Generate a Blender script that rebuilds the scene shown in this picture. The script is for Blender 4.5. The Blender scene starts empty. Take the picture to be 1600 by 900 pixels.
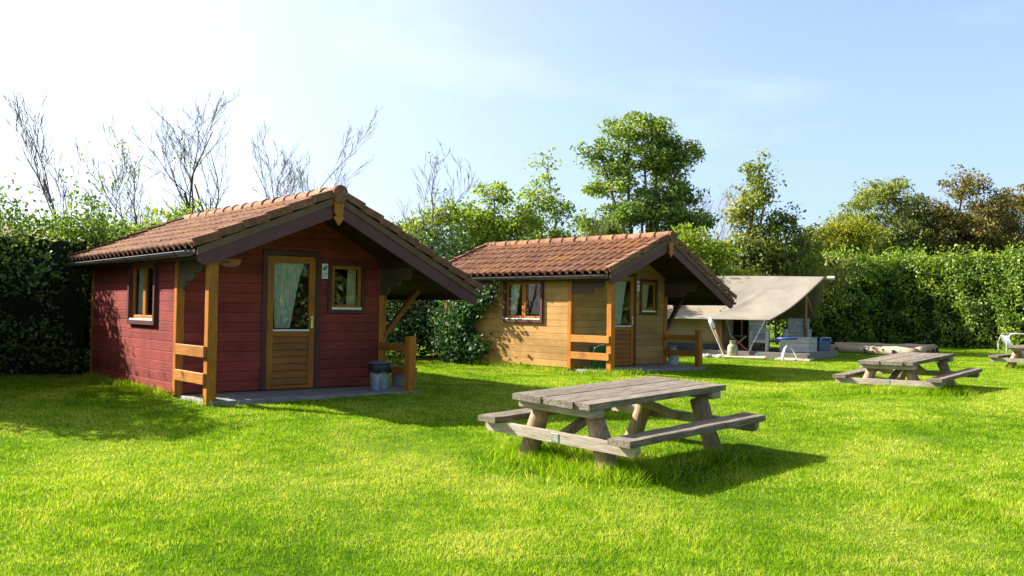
import bpy, math, random
import numpy as np
from mathutils import Vector, Matrix, Euler

R = math.radians
rng = np.random.default_rng(7)
random.seed(7)
sc = bpy.context.scene

# ------------------------------------------------------------------ camera, sky, sun, exposure
EZ = 1.85                                    # eye height above the lawn under the camera
cam_d = bpy.data.cameras.new('camera')
cam_d.sensor_width = 36.0
cam_d.lens = 36.0 * 1451 / 1600
cam_d.clip_start = 0.1
cam_d.clip_end = 3000
cam = bpy.data.objects.new('camera', cam_d)
sc.collection.objects.link(cam)
cam.location = (0, 0, EZ)
cam.rotation_mode = 'QUATERNION'
cam.rotation_quaternion = (Euler((R(90 + 1.40), 0, 0)).to_matrix() @ Matrix.Rotation(R(0.88), 3, 'Z')).to_quaternion()
sc.camera = cam

SUN_EL, SUN_AZ = 33.0, 160.0                 # azimuth: counter-clockwise from +X
sd = Vector((math.cos(R(SUN_EL)) * math.cos(R(SUN_AZ)), math.cos(R(SUN_EL)) * math.sin(R(SUN_AZ)), math.sin(R(SUN_EL))))
world = bpy.data.worlds.new('World')
sc.world = world
world.use_nodes = True
wn, wl = world.node_tree.nodes, world.node_tree.links
wn.clear()
sky = wn.new('ShaderNodeTexSky')
sky.sky_type = 'NISHITA'
sky.sun_disc = False
sky.sun_elevation = R(SUN_EL)
sky.sun_rotation = R(90 - SUN_AZ)
sky.air_density = 1.0
sky.dust_density = 1.6
sky.ozone_density = 1.5
tc = wn.new('ShaderNodeTexCoord')
mp = wn.new('ShaderNodeMapping')
mp.inputs['Scale'].default_value = (1.6, 1.6, 5.5)
mp.inputs['Location'].default_value = (-2.34, 1.87, 0.0)  # cloud field offset
nz = wn.new('ShaderNodeTexNoise')
nz.inputs['Scale'].default_value = 1.7
nz.inputs['Detail'].default_value = 7
nz.inputs['Roughness'].default_value = 0.55
rp = wn.new('ShaderNodeValToRGB')
rp.color_ramp.elements[0].position = 0.55
rp.color_ramp.elements[1].position = 0.72
mx = wn.new('ShaderNodeMixRGB')
mx.inputs['Color2'].default_value = (10.5, 10.8, 11.2, 1)
mm = wn.new('ShaderNodeMath'); mm.operation = 'MULTIPLY'; mm.inputs[1].default_value = 0.16
bg = wn.new('ShaderNodeBackground')
bg.inputs['Strength'].default_value = 0.05
wo = wn.new('ShaderNodeOutputWorld')
wl.new(tc.outputs['Generated'], mp.inputs['Vector'])
wl.new(mp.outputs['Vector'], nz.inputs['Vector'])
wl.new(nz.outputs['Fac'], rp.inputs['Fac'])
wl.new(rp.outputs['Color'], mm.inputs[0])
wl.new(mm.outputs[0], mx.inputs['Fac'])
# thin white haze low over the horizon, all round
sp = wn.new('ShaderNodeSeparateXYZ')
wl.new(tc.outputs['Generated'], sp.inputs[0])
hz = wn.new('ShaderNodeMapRange'); hz.interpolation_type = 'SMOOTHSTEP'
hz.inputs['From Min'].default_value = 0.0; hz.inputs['From Max'].default_value = 0.85
hz.inputs['To Min'].default_value = 0.50; hz.inputs['To Max'].default_value = 0.0
wl.new(sp.outputs['Z'], hz.inputs['Value'])
hm_ = wn.new('ShaderNodeMixRGB'); hm_.inputs['Color2'].default_value = (6.0, 8.3, 12.6, 1)
wl.new(hz.outputs['Result'], hm_.inputs['Fac'])
wl.new(sky.outputs['Color'], hm_.inputs['Color1'])
# bright aureole of the hazy air round the sun
dp = wn.new('ShaderNodeVectorMath'); dp.operation = 'DOT_PRODUCT'
dp.inputs[1].default_value = sd
wl.new(tc.outputs['Generated'], dp.inputs[0])
cl = wn.new('ShaderNodeClamp'); wl.new(dp.outputs['Value'], cl.inputs['Value'])
pw = wn.new('ShaderNodeMath'); pw.operation = 'POWER'; pw.inputs[1].default_value = 2.6
wl.new(cl.outputs[0], pw.inputs[0])
au = wn.new('ShaderNodeMixRGB'); au.blend_type = 'ADD'; au.inputs['Color2'].default_value = (8.0, 6.6, 5.0, 1)
wl.new(pw.outputs[0], au.inputs['Fac'])
wl.new(hm_.outputs['Color'], au.inputs['Color1'])
wl.new(au.outputs['Color'], mx.inputs['Color1'])
wl.new(mx.outputs['Color'], bg.inputs['Color'])
wl.new(bg.outputs['Background'], wo.inputs['Surface'])

sl = bpy.data.lights.new('sun', 'SUN')
sl.energy = 5.0
sl.angle = R(0.53)
sl.color = (1.0, 0.93, 0.82)
so = bpy.data.objects.new('sun', sl)
sc.collection.objects.link(so)
so.location = sd * 60
so.rotation_euler = sd.to_track_quat('Z', 'Y').to_euler()

sc.view_settings.view_transform = 'Standard'
sc.view_settings.look = 'None'
sc.view_settings.gamma = 1.0
sc.view_settings.exposure = 1.55
sc.cycles.max_bounces = 6
sc.cycles.transparent_max_bounces = 12

# ------------------------------------------------------------------ helpers
COL = sc.collection


def tag(o, label=None, cat=None, group=None, kind=None):
    if label: o['label'] = label
    if cat: o['category'] = cat
    if group: o['group'] = group
    if kind: o['kind'] = kind
    return o


def empty(name, loc, rot=(0, 0, 0)):
    o = bpy.data.objects.new(name, None)
    o.empty_display_size = 0.2
    COL.objects.link(o)
    o.location = loc
    o.rotation_euler = rot
    return o


def link(name, mesh, parent=None):
    o = bpy.data.objects.new(name, mesh)
    COL.objects.link(o)
    if parent is not None: o.parent = parent
    return o


def copy_tree(o, parent=None):
    c = o.copy()
    COL.objects.link(c)
    c.parent = parent
    for ch in list(o.children): copy_tree(ch, c)
    return c


class MB:
    def __init__(s):
        s.v, s.f = [], []

    def add(s, vs, fs):
        n = len(s.v)
        s.v += [tuple(p) for p in vs]
        s.f += [tuple(i + n for i in f) for f in fs]
        return s

    def box(s, x0, x1, y0, y1, z0, z1, c=0.0, M=None):
        """box, with chamfered edges when c > 0"""
        if c <= 0:
            vs = [(x, y, z) for x in (x0, x1) for y in (y0, y1) for z in (z0, z1)]
            fs = [(0, 1, 3, 2), (4, 6, 7, 5), (0, 4, 5, 1), (2, 3, 7, 6), (0, 2, 6, 4), (1, 5, 7, 3)]
        else:
            vs, idx = [], {}
            lo, hi = (x0, y0, z0), (x1, y1, z1)
            for i in range(8):
                b = ((i >> 2) & 1, (i >> 1) & 1, i & 1)
                for ax in range(3):
                    p = []
                    for k in range(3):
                        e = hi[k] if b[k] else lo[k]
                        if k != ax: e += -c if b[k] else c
                        p.append(e)
                    idx[(b, ax)] = len(vs)
                    vs.append(tuple(p))
            fs = []
            for ax in range(3):
                o1, o2 = (ax + 1) % 3, (ax + 2) % 3
                for sgn in (0, 1):
                    q = []
                    for (a, b2) in ((0, 0), (1, 0), (1, 1), (0, 1)):
                        b = [0, 0, 0]; b[ax] = sgn; b[o1] = a; b[o2] = b2
                        q.append(idx[(tuple(b), ax)])
                    fs.append(tuple(q if sgn else q[::-1]))
                # edges parallel to ax
                for (a, b2) in ((0, 0), (1, 0), (1, 1), (0, 1)):
                    q = []
                    b0 = [0, 0, 0]; b0[o1] = a; b0[o2] = b2
                    b1 = list(b0); b1[ax] = 1
                    q = [idx[(tuple(b0), o1)], idx[(tuple(b1), o1)], idx[(tuple(b1), o2)], idx[(tuple(b0), o2)]]
                    if (a + b2) % 2 == 0: q = q[::-1]
                    fs.append(tuple(q))
            for i in range(8):
                b = ((i >> 2) & 1, (i >> 1) & 1, i & 1)
                q = [idx[(b, 0)], idx[(b, 1)], idx[(b, 2)]]
                if sum(b) % 2 == 0: q = q[::-1]
                fs.append(tuple(q))
        if M is not None: vs = [tuple(M @ Vector(p)) for p in vs]
        return s.add(vs, fs)

    def beam(s, p0, p1, w, h, c=0.004, up=(0, 0, 1)):
        p0, p1 = Vector(p0), Vector(p1)
        d = p1 - p0
        L = d.length
        x = d.normalized()
        y = Vector(up).cross(x)
        if y.length < 1e-4: y = Vector((0, 1, 0)).cross(x)
        y.normalize()
        z = x.cross(y)
        M = Matrix((x, y, z)).transposed().to_4x4()
        M.translation = p0
        return s.box(0, L, -w / 2, w / 2, -h / 2, h / 2, c, M)

    def tube(s, pts, rads, n=6, caps=True, jit=0.0):
        pts = [Vector(p) for p in pts]
        rings = []
        x = None
        for i, p in enumerate(pts):
            d = (pts[min(i + 1, len(pts) - 1)] - pts[max(i - 1, 0)])
            if d.length < 1e-9: d = Vector((0, 0, 1))
            d.normalize()
            if x is None:
                x = d.orthogonal().normalized()
            else:
                x = (x - d * x.dot(d))
                x = x.normalized() if x.length > 1e-6 else d.orthogonal().normalized()
            y = d.cross(x)
            ring = []
            for k in range(n):
                a = 2 * math.pi * k / n
                r = rads[i] * (1 + (random.uniform(-jit, jit) if jit else 0))
                ring.append(p + (x * math.cos(a) + y * math.sin(a)) * r)
            rings.append(ring)
        vs = [q for r in rings for q in r]
        fs = []
        for i in range(len(pts) - 1):
            for k in range(n):
                a, b = i * n + k, i * n + (k + 1) % n
                fs.append((a, b, b + n, a + n))
        if caps:
            fs.append(tuple(range(n))[::-1])
            fs.append(tuple(range((len(pts) - 1) * n, len(pts) * n)))
        return s.add(vs, fs)

    def lathe(s, prof, n=20, c=(0, 0, 0), caps=True):
        vs = [(c[0] + r * math.cos(2 * math.pi * k / n), c[1] + r * math.sin(2 * math.pi * k / n), c[2] + z) for (r, z) in prof for k in range(n)]
        fs = []
        for i in range(len(prof) - 1):
            for k in range(n):
                a, b = i * n + k, i * n + (k + 1) % n
                fs.append((a, b, b + n, a + n))
        if caps:
            fs.append(tuple(range(n))[::-1])
            fs.append(tuple(range((len(prof) - 1) * n, len(prof) * n)))
        return s.add(vs, fs)

    def prism(s, poly, a0, a1, plane='xz'):
        """extrude a 2-D polygon: plane xz along y, xy along z, yz along x"""
        def P(u, v, w):
            return {'xz': (u, w, v), 'xy': (u, v, w), 'yz': (w, u, v)}[plane]
        n = len(poly)
        vs = [P(u, v, a0) for u, v in poly] + [P(u, v, a1) for u, v in poly]
        fs = [tuple(range(n)), tuple(range(2 * n - 1, n - 1, -1))]
        for i in range(n):
            j = (i + 1) % n
            fs.append((i, i + n, j + n, j))
        return s.add(vs, fs)

    def mesh(s, name, mat, smooth=False):
        me = bpy.data.meshes.new(name)
        me.from_pydata(s.v, [], s.f)
        if mat is not None: me.materials.append(mat)
        if smooth: me.shade_smooth()
        me.update()
        import bmesh
        bm = bmesh.new(); bm.from_mesh(me)
        bmesh.ops.recalc_face_normals(bm, faces=bm.faces)
        bm.to_mesh(me); bm.free()
        return me

    def build(s, name, mat, parent=None, smooth=False):
        return link(name, s.mesh(name, mat, smooth), parent)


# ------------------------------------------------------------------ materials
MAT = {}


def newmat(name):
    m = bpy.data.materials.new(name)
    m.use_nodes = True
    n = m.node_tree.nodes
    return m, n, m.node_tree.links, n['Principled BSDF']


def wood(name, c1, c2, rough=0.6, grain=(3, 3, 40), bump=0.25, c3=None, spec=0.3, stain=0.5):
    """grained / painted wood: stretched noise between two colours, blotchy wear, fine relief"""
    m, n, l, b = newmat(name)
    geo = n.new('ShaderNodeTexCoord')
    mp = n.new('ShaderNodeMapping'); mp.inputs['Scale'].default_value = grain
    l.new(geo.outputs['Object'], mp.inputs['Vector'])
    nz = n.new('ShaderNodeTexNoise'); nz.inputs['Scale'].default_value = 2.2; nz.inputs['Detail'].default_value = 6; nz.inputs['Roughness'].default_value = 0.65
    l.new(mp.outputs['Vector'], nz.inputs['Vector'])
    rp = n.new('ShaderNodeValToRGB')
    rp.color_ramp.elements[0].position = 0.33; rp.color_ramp.elements[1].position = 0.68
    rp.color_ramp.elements[0].color = (*c1, 1); rp.color_ramp.elements[1].color = (*c2, 1)
    l.new(nz.outputs['Fac'], rp.inputs['Fac'])
    g2 = n.new('ShaderNodeNewGeometry')
    n2 = n.new('ShaderNodeTexNoise'); n2.inputs['Scale'].default_value = 2.6; n2.inputs['Detail'].default_value = 5
    l.new(g2.outputs['Position'], n2.inputs['Vector'])
    oi = n.new('ShaderNodeObjectInfo')
    ad = n.new('ShaderNodeMath'); ad.operation = 'MULTIPLY_ADD'; ad.inputs[1].default_value = 0.35; 
    l.new(oi.outputs['Random'], ad.inputs[0]); l.new(n2.outputs['Fac'], ad.inputs[2])
    mr = n.new('ShaderNodeMapRange'); mr.inputs['From Min'].default_value = 0.3; mr.inputs['From Max'].default_value = 1.0
    mr.inputs['To Min'].default_value = 1 - 0.45 * stain; mr.inputs['To Max'].default_value = 1 + 0.35 * stain
    l.new(ad.outputs[0], mr.inputs['Value'])
    mu = n.new('ShaderNodeVectorMath'); mu.operation = 'SCALE'
    l.new(rp.outputs['Color'], mu.inputs[0]); l.new(mr.outputs['Result'], mu.inputs['Scale'])
    l.new(mu.outputs['Vector'], b.inputs['Base Color'])
    b.inputs['Roughness'].default_value = rough
    b.inputs['Specular IOR Level'].default_value = spec
    bp = n.new('ShaderNodeBump'); bp.inputs['Strength'].default_value = bump; bp.inputs['Distance'].default_value = 0.01
    l.new(nz.outputs['Fac'], bp.inputs['Height']); l.new(bp.outputs['Normal'], b.inputs['Normal'])
    MAT[name] = m
    return m


def plain(name, c, rough=0.6, metal=0.0, var=0.15, scale=8, spec=0.4, bump=0.05):
    m, n, l, b = newmat(name)
    g = n.new('ShaderNodeNewGeometry')
    nz = n.new('ShaderNodeTexNoise'); nz.inputs['Scale'].default_value = scale; nz.inputs['Detail'].default_value = 5
    l.new(g.outputs['Position'], nz.inputs['Vector'])
    mr = n.new('ShaderNodeMapRange'); mr.inputs['From Min'].default_value = 0.3; mr.inputs['From Max'].default_value = 0.7
    mr.inputs['To Min'].default_value = 1 - var; mr.inputs['To Max'].default_value = 1 + var
    l.new(nz.outputs['Fac'], mr.inputs['Value'])
    mu = n.new('ShaderNodeVectorMath'); mu.operation = 'SCALE'
    mu.inputs[0].default_value = c
    l.new(mr.outputs['Result'], mu.inputs['Scale'])
    l.new(mu.outputs['Vector'], b.inputs['Base Color'])
    b.inputs['Roughness'].default_value = rough
    b.inputs['Metallic'].default_value = metal
    b.inputs['Specular IOR Level'].default_value = spec
    if bump:
        bp = n.new('ShaderNodeBump'); bp.inputs['Strength'].default_value = bump; bp.inputs['Distance'].default_value = 0.02
        l.new(nz.outputs['Fac'], bp.inputs['Height']); l.new(bp.outputs['Normal'], b.inputs['Normal'])
    MAT[name] = m
    return m


def leafmat(name, cols, trans=0.42, gloss=0.05, wscale=0.7, patch=0.55, fine=0.0):
    """foliage: each leaf takes its colour from its own random value and a slow noise over the plant"""
    m = bpy.data.materials.new(name)
    m.use_nodes = True
    n, l = m.node_tree.nodes, m.node_tree.links
    n.clear()
    at = n.new('ShaderNodeAttribute'); at.attribute_name = 'rnd'
    g = n.new('ShaderNodeNewGeometry')
    nz = n.new('ShaderNodeTexNoise'); nz.inputs['Scale'].default_value = wscale; nz.inputs['Detail'].default_value = 5; nz.inputs['Roughness'].default_value = 0.62
    l.new(g.outputs['Position'], nz.inputs['Vector'])
    ma = n.new('ShaderNodeMath'); ma.operation = 'MULTIPLY_ADD'; ma.inputs[1].default_value = 1.5; ma.inputs[2].default_value = -0.5
    l.new(nz.outputs['Fac'], ma.inputs[0])
    av = n.new('ShaderNodeMath'); av.operation = 'MULTIPLY_ADD'; av.inputs[1].default_value = 0.6
    l.new(at.outputs['Fac'], av.inputs[0])
    sc2 = n.new('ShaderNodeMath'); sc2.operation = 'MULTIPLY'; sc2.inputs[1].default_value = patch
    l.new(ma.outputs[0], sc2.inputs[0])
    if fine:
        nf = n.new('ShaderNodeTexNoise'); nf.inputs['Scale'].default_value = wscale * 5.5; nf.inputs['Detail'].default_value = 4
        l.new(g.outputs['Position'], nf.inputs['Vector'])
        fm = n.new('ShaderNodeMath'); fm.operation = 'MULTIPLY_ADD'; fm.inputs[1].default_value = fine; fm.inputs[2].default_value = -fine * 0.5
        l.new(nf.outputs['Fac'], fm.inputs[0])
        fa = n.new('ShaderNodeMath'); fa.operation = 'ADD'
        l.new(fm.outputs[0], fa.inputs[0]); l.new(sc2.outputs[0], fa.inputs[1]); l.new(fa.outputs[0], av.inputs[2])
    else:
        l.new(sc2.outputs[0], av.inputs[2])
    rp = n.new('ShaderNodeValToRGB')
    el = rp.color_ramp.elements
    while len(el) < len(cols): el.new(0.5)
    for i, c in enumerate(cols):
        el[i].position = 0.08 + 0.8 * i / (len(cols) - 1); el[i].color = (*c, 1)
    l.new(av.outputs[0], rp.inputs['Fac'])
    df = n.new('ShaderNodeBsdfDiffuse'); tr = n.new('ShaderNodeBsdfTranslucent'); gl = n.new('ShaderNodeBsdfGlossy')
    gl.inputs['Roughness'].default_value = 0.5
    tint = n.new('ShaderNodeMixRGB'); tint.blend_type = 'MULTIPLY'; tint.inputs['Fac'].default_value = 1; tint.inputs['Color2'].default_value = (1.25, 1.25, 0.55, 1)
    l.new(rp.outputs['Color'], tint.inputs['Color1'])
    l.new(rp.outputs['Color'], df.inputs['Color']); l.new(tint.outputs['Color'], tr.inputs['Color'])
    m1 = n.new('ShaderNodeMixShader'); m1.inputs['Fac'].default_value = trans
    l.new(df.outputs[0], m1.inputs[1]); l.new(tr.outputs[0], m1.inputs[2])
    m2 = n.new('ShaderNodeMixShader'); m2.inputs['Fac'].default_value = gloss * 0.45
    l.new(m1.outputs[0], m2.inputs[1]); l.new(gl.outputs[0], m2.inputs[2])
    o = n.new('ShaderNodeOutputMaterial'); l.new(m2.outputs[0], o.inputs['Surface'])
    MAT[name] = m
    return m


GX, GY, GZ = (2, 30, 30), (30, 2, 30), (30, 30, 2)
wood('red_paint', (0.19, 0.034, 0.030), (0.295, 0.058, 0.045), 0.65, GX, 0.35, stain=0.9, spec=0.12)
wood('red_paint_side', (0.19, 0.034, 0.030), (0.295, 0.058, 0.045), 0.65, GY, 0.35, stain=0.9, spec=0.12)
wood('yellow_wood', (0.36, 0.20, 0.065), (0.46, 0.27, 0.095), 0.55, GX, 0.25, stain=0.75, spec=0.12)
wood('yellow_wood_side', (0.36, 0.20, 0.065), (0.46, 0.27, 0.095), 0.55, GY, 0.25, stain=0.75, spec=0.12)
wood('orange_wood', (0.29, 0.098, 0.010), (0.50, 0.18, 0.016), 0.5, GZ, 0.3, stain=0.8)
wood('orange_wood_rail', (0.30, 0.11, 0.018), (0.52, 0.22, 0.04), 0.5, GY, 0.3, stain=0.8)
wood('orange_wood_x', (0.22, 0.068, 0.010), (0.36, 0.125, 0.018), 0.5, GX, 0.25, stain=0.7)
wood('maroon_paint', (0.10, 0.036, 0.044), (0.13, 0.047, 0.054), 0.5, (3, 8, 3), 0.1, stain=0.4)
wood('olive_board', (0.115, 0.066, 0.036), (0.16, 0.094, 0.05), 0.6, (3, 8, 3), 0.15, stain=0.5)
wood('olive_bracket', (0.085, 0.058, 0.036), (0.12, 0.084, 0.05), 0.6, GY, 0.15, stain=0.5)
wood('brown_bracket', (0.075, 0.036, 0.03), (0.11, 0.055, 0.045), 0.6, GY, 0.15, stain=0.5)
wood('brown_trim', (0.075, 0.026, 0.026), (0.105, 0.038, 0.036), 0.5, GZ, 0.1, stain=0.4)
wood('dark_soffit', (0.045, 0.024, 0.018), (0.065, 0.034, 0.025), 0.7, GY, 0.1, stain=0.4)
wood('grey_wood', (0.075, 0.058, 0.045), (0.33, 0.28, 0.225), 0.85, (34, 2.2, 34), 0.7, stain=0.7, spec=0.15)
wood('grey_wood_cross', (0.24, 0.19, 0.145), (0.46, 0.40, 0.33), 0.85, (2.2, 34, 34), 0.5, stain=0.7, spec=0.15)
wood('log_wood', (0.20, 0.13, 0.075), (0.42, 0.31, 0.205), 0.85, (26, 26, 2.0), 0.7, stain=0.9, spec=0.15)
wood('deck_wood', (0.23, 0.21, 0.19), (0.34, 0.31, 0.28), 0.8, (3, 20, 20), 0.3, stain=0.5)
wood('white_furniture', (0.42, 0.42, 0.43), (0.56, 0.56, 0.57), 0.6, (20, 20, 3), 0.15, stain=0.3)
wood('tent_pole', (0.32, 0.17, 0.06), (0.42, 0.24, 0.10), 0.6, GZ, 0.2, stain=0.4)
wood('bark', (0.055, 0.042, 0.032), (0.16, 0.125, 0.10), 0.9, (14, 14, 3), 0.8, stain=0.6, spec=0.1)
wood('pale_bark', (0.16, 0.125, 0.10), (0.30, 0.25, 0.20), 0.9, (14, 14, 3), 0.6, stain=0.5, spec=0.1)
wood('fallen_log', (0.36, 0.27, 0.18), (0.58, 0.47, 0.35), 0.9, (3, 20, 20), 0.6, stain=0.8, spec=0.1)
plain('concrete', (0.25, 0.235, 0.225), 0.85, var=0.3, scale=5, bump=0.3)
plain('white_plastic', (0.84, 0.84, 0.82), 0.4, var=0.05)
plain('white_metal', (0.78, 0.78, 0.78), 0.35, var=0.05)
plain('gutter_zinc', (0.07, 0.07, 0.075), 0.3, metal=0.3, var=0.2)
plain('steel', (0.45, 0.46, 0.46), 0.4, metal=0.8, var=0.25, scale=20)
plain('galvanised', (0.40, 0.47, 0.53), 0.45, metal=0.55, var=0.35, scale=14)
plain('black_plastic', (0.016, 0.018, 0.028), 0.28, var=0.3, scale=30, bump=0.5)
plain('green_plastic', (0.02, 0.13, 0.045), 0.4, var=0.15)
plain('blue_plastic', (0.03, 0.07, 0.32), 0.4, var=0.1)
plain('blue_grey_plastic', (0.11, 0.17, 0.28), 0.5, var=0.1)
plain('brass', (0.75, 0.66, 0.42), 0.3, metal=0.7, var=0.1)
plain('cyl_green', (0.30, 0.33, 0.20), 0.45, var=0.15)
plain('pot_grey', (0.20, 0.22, 0.19), 0.8, var=0.3)
plain('pale_pot', (0.42, 0.48, 0.42), 0.7, var=0.2)
plain('canvas_roof', (0.25, 0.225, 0.185), 0.85, var=0.12, scale=2.5, spec=0.1, bump=0.15)
plain('canvas_wall', (0.40, 0.31, 0.17), 0.85, var=0.1, scale=2, spec=0.1)
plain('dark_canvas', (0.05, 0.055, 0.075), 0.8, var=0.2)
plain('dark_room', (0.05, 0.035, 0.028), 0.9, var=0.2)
plain('red_paintwork', (0.45, 0.04, 0.05), 0.5)
plain('sign_green', (0.02, 0.16, 0.07), 0.5, var=0.02)
plain('sign_red', (0.40, 0.05, 0.07), 0.5, var=0.02)
plain('sign_dark', (0.02, 0.05, 0.06), 0.5, var=0.02)
plain('stone', (0.36, 0.34, 0.31), 0.9, var=0.35, scale=12, bump=0.5)
plain('olive_cloth', (0.09, 0.10, 0.05), 0.9)
plain('dune', (0.26, 0.215, 0.165), 0.95, var=0.45, scale=0.22, spec=0.05)


def curtain_mat(name, ca, cb, cc):
    m, n, l, b = newmat(name)
    g = n.new('ShaderNodeTexCoord')
    mp = n.new('ShaderNodeMapping'); mp.inputs['Scale'].default_value = (26, 1, 2)
    l.new(g.outputs['Object'], mp.inputs['Vector'])
    nz = n.new('ShaderNodeTexNoise'); nz.inputs['Scale'].default_value = 1.6; nz.inputs['Detail'].default_value = 2
    l.new(mp.outputs['Vector'], nz.inputs['Vector'])
    rp = n.new('ShaderNodeValToRGB')
    rp.color_ramp.elements.new(0.5)
    for e, p, c in zip(rp.color_ramp.elements, (0.36, 0.5, 0.64), (ca, cb, cc)):
        e.position = p; e.color = (*c, 1)
    l.new(nz.outputs['Fac'], rp.inputs['Fac'])
    l.new(rp.outputs['Color'], b.inputs['Base Color'])
    b.inputs['Roughness'].default_value = 0.9
    tr = n.new('ShaderNodeBsdfTranslucent'); l.new(rp.outputs['Color'], tr.inputs['Color'])
    ms = n.new('ShaderNodeMixShader'); ms.inputs['Fac'].default_value = 0.4
    l.new(b.outputs[0], ms.inputs[1]); l.new(tr.outputs[0], ms.inputs[2])
    l.new(ms.outputs[0], n['Material Output'].inputs['Surface'])
    MAT[name] = m


curtain_mat('curtain', (0.52, 0.72, 0.52), (0.88, 0.88, 0.78), (0.72, 0.82, 0.70))
curtain_mat('curtain_yellow', (0.60, 0.62, 0.30), (0.80, 0.78, 0.50), (0.70, 0.70, 0.45))


def glass_mat():
    m = bpy.data.materials.new('glass')
    m.use_nodes = True
    n, l = m.node_tree.nodes, m.node_tree.links
    n.clear()
    t = n.new('ShaderNodeBsdfTransparent'); t.inputs['Color'].default_value = (0.97, 0.98, 0.975, 1)
    g = n.new('ShaderNodeBsdfGlossy'); g.inputs['Roughness'].default_value = 0.02
    lw = n.new('ShaderNodeLayerWeight'); lw.inputs['Blend'].default_value = 0.5
    p5 = n.new('ShaderNodeMath'); p5.operation = 'POWER'; p5.inputs[1].default_value = 5.0
    l.new(lw.outputs['Facing'], p5.inputs[0])
    f = n.new('ShaderNodeMath'); f.operation = 'MULTIPLY_ADD'; f.inputs[1].default_value = 0.96; f.inputs[2].default_value = 0.035
    l.new(p5.outputs[0], f.inputs[0])
    mx = n.new('ShaderNodeMixShader')
    l.new(f.outputs[0], mx.inputs['Fac']); l.new(t.outputs[0], mx.inputs[1]); l.new(g.outputs[0], mx.inputs[2])
    o = n.new('ShaderNodeOutputMaterial'); l.new(mx.outputs[0], o.inputs['Surface'])
    MAT['glass'] = m


glass_mat()


def tile_mat():
    m, n, l, b = newmat('roof_tile')
    g = n.new('ShaderNodeNewGeometry')
    oi = n.new('ShaderNodeObjectInfo')
    nz = n.new('ShaderNodeTexNoise'); nz.inputs['Scale'].default_value = 9; nz.inputs['Detail'].default_value = 8; nz.inputs['Roughness'].default_value = 0.7
    l.new(g.outputs['Position'], nz.inputs['Vector'])
    ad = n.new('ShaderNodeMath'); ad.operation = 'MULTIPLY_ADD'; ad.inputs[1].default_value = 0.16; ad.inputs[2].default_value = -0.08
    l.new(oi.outputs['Random'], ad.inputs[0])
    a2 = n.new('ShaderNodeMath'); a2.operation = 'ADD'
    l.new(nz.outputs['Fac'], a2.inputs[0]); l.new(ad.outputs[0], a2.inputs[1])
    rp = n.new('ShaderNodeValToRGB')
    rp.color_ramp.elements.new(0.5)
    for e, p, c in zip(rp.color_ramp.elements, (0.28, 0.5, 0.75), ((0.095, 0.046, 0.030), (0.205, 0.092, 0.052), (0.32, 0.175, 0.105))):
        e.position = p; e.color = (*c, 1)
    l.new(a2.outputs[0], rp.inputs['Fac'])
    # orange lichen in patches
    n1 = n.new('ShaderNodeTexNoise'); n1.inputs['Scale'].default_value = 1.1; n1.inputs['Detail'].default_value = 3
    n2 = n.new('ShaderNodeTexNoise'); n2.inputs['Scale'].default_value = 16; n2.inputs['Detail'].default_value = 5
    l.new(g.outputs['Position'], n1.inputs['Vector']); l.new(g.outputs['Position'], n2.inputs['Vector'])
    s = n.new('ShaderNodeMath'); s.operation = 'ADD'
    l.new(n1.outputs['Fac'], s.inputs[0]); l.new(n2.outputs['Fac'], s.inputs[1])
    r2 = n.new('ShaderNodeMapRange'); r2.inputs['From Min'].default_value = 1.08; r2.inputs['From Max'].default_value = 1.30
    l.new(s.outputs[0], r2.inputs['Value'])
    mx = n.new('ShaderNodeMixRGB'); mx.inputs['Color2'].default_value = (0.38, 0.17, 0.03, 1)
    l.new(r2.outputs['Result'], mx.inputs['Fac']); l.new(rp.outputs['Color'], mx.inputs['Color1'])
    l.new(mx.outputs['Color'], b.inputs['Base Color'])
    b.inputs['Roughness'].default_value = 0.85; b.inputs['Specular IOR Level'].default_value = 0.25
    bp = n.new('ShaderNodeBump'); bp.inputs['Strength'].default_value = 0.4; bp.inputs['Distance'].default_value = 0.01
    l.new(nz.outputs['Fac'], bp.inputs['Height']); l.new(bp.outputs['Normal'], b.inputs['Normal'])
    MAT['roof_tile'] = m


tile_mat()

leafmat('grass_blades', [(0.047, 0.133, 0.005), (0.119, 0.273, 0.007), (0.220, 0.389, 0.010), (0.362, 0.476, 0.024), (0.565, 0.568, 0.128)], trans=0.40, gloss=0.0, wscale=0.8, patch=1.0, fine=0.9)
leafmat('leaf_hedge', [(0.056, 0.103, 0.029), (0.106, 0.195, 0.034), (0.211, 0.343, 0.048), (0.459, 0.501, 0.071)], 0.45, 0.14)
leafmat('leaf_hedge_bright', [(0.069, 0.118, 0.023), (0.126, 0.219, 0.027), (0.267, 0.383, 0.038), (0.532, 0.547, 0.067)], 0.4, 0.07)
leafmat('leaf_dark', [(0.017, 0.052, 0.021), (0.031, 0.086, 0.028), (0.061, 0.147, 0.038), (0.121, 0.224, 0.052)], 0.3, 0.08)
leafmat('leaf_green', [(0.073, 0.130, 0.030), (0.140, 0.224, 0.042), (0.260, 0.354, 0.060), (0.521, 0.496, 0.105)], 0.4, 0.06)
leafmat('leaf_yellow_green', [(0.090, 0.152, 0.018), (0.178, 0.276, 0.025), (0.304, 0.392, 0.036), (0.482, 0.516, 0.090)], 0.45, 0.04)
leafmat('leaf_olive', [(0.083, 0.125, 0.032), (0.164, 0.226, 0.046), (0.274, 0.313, 0.065), (0.521, 0.426, 0.131)], 0.4, 0.05)
leafmat('leaf_rust', [(0.072, 0.091, 0.021), (0.130, 0.143, 0.031), (0.208, 0.150, 0.039), (0.260, 0.176, 0.058), (0.195, 0.247, 0.052), (0.442, 0.273, 0.117)], 0.38, 0.04)
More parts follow.
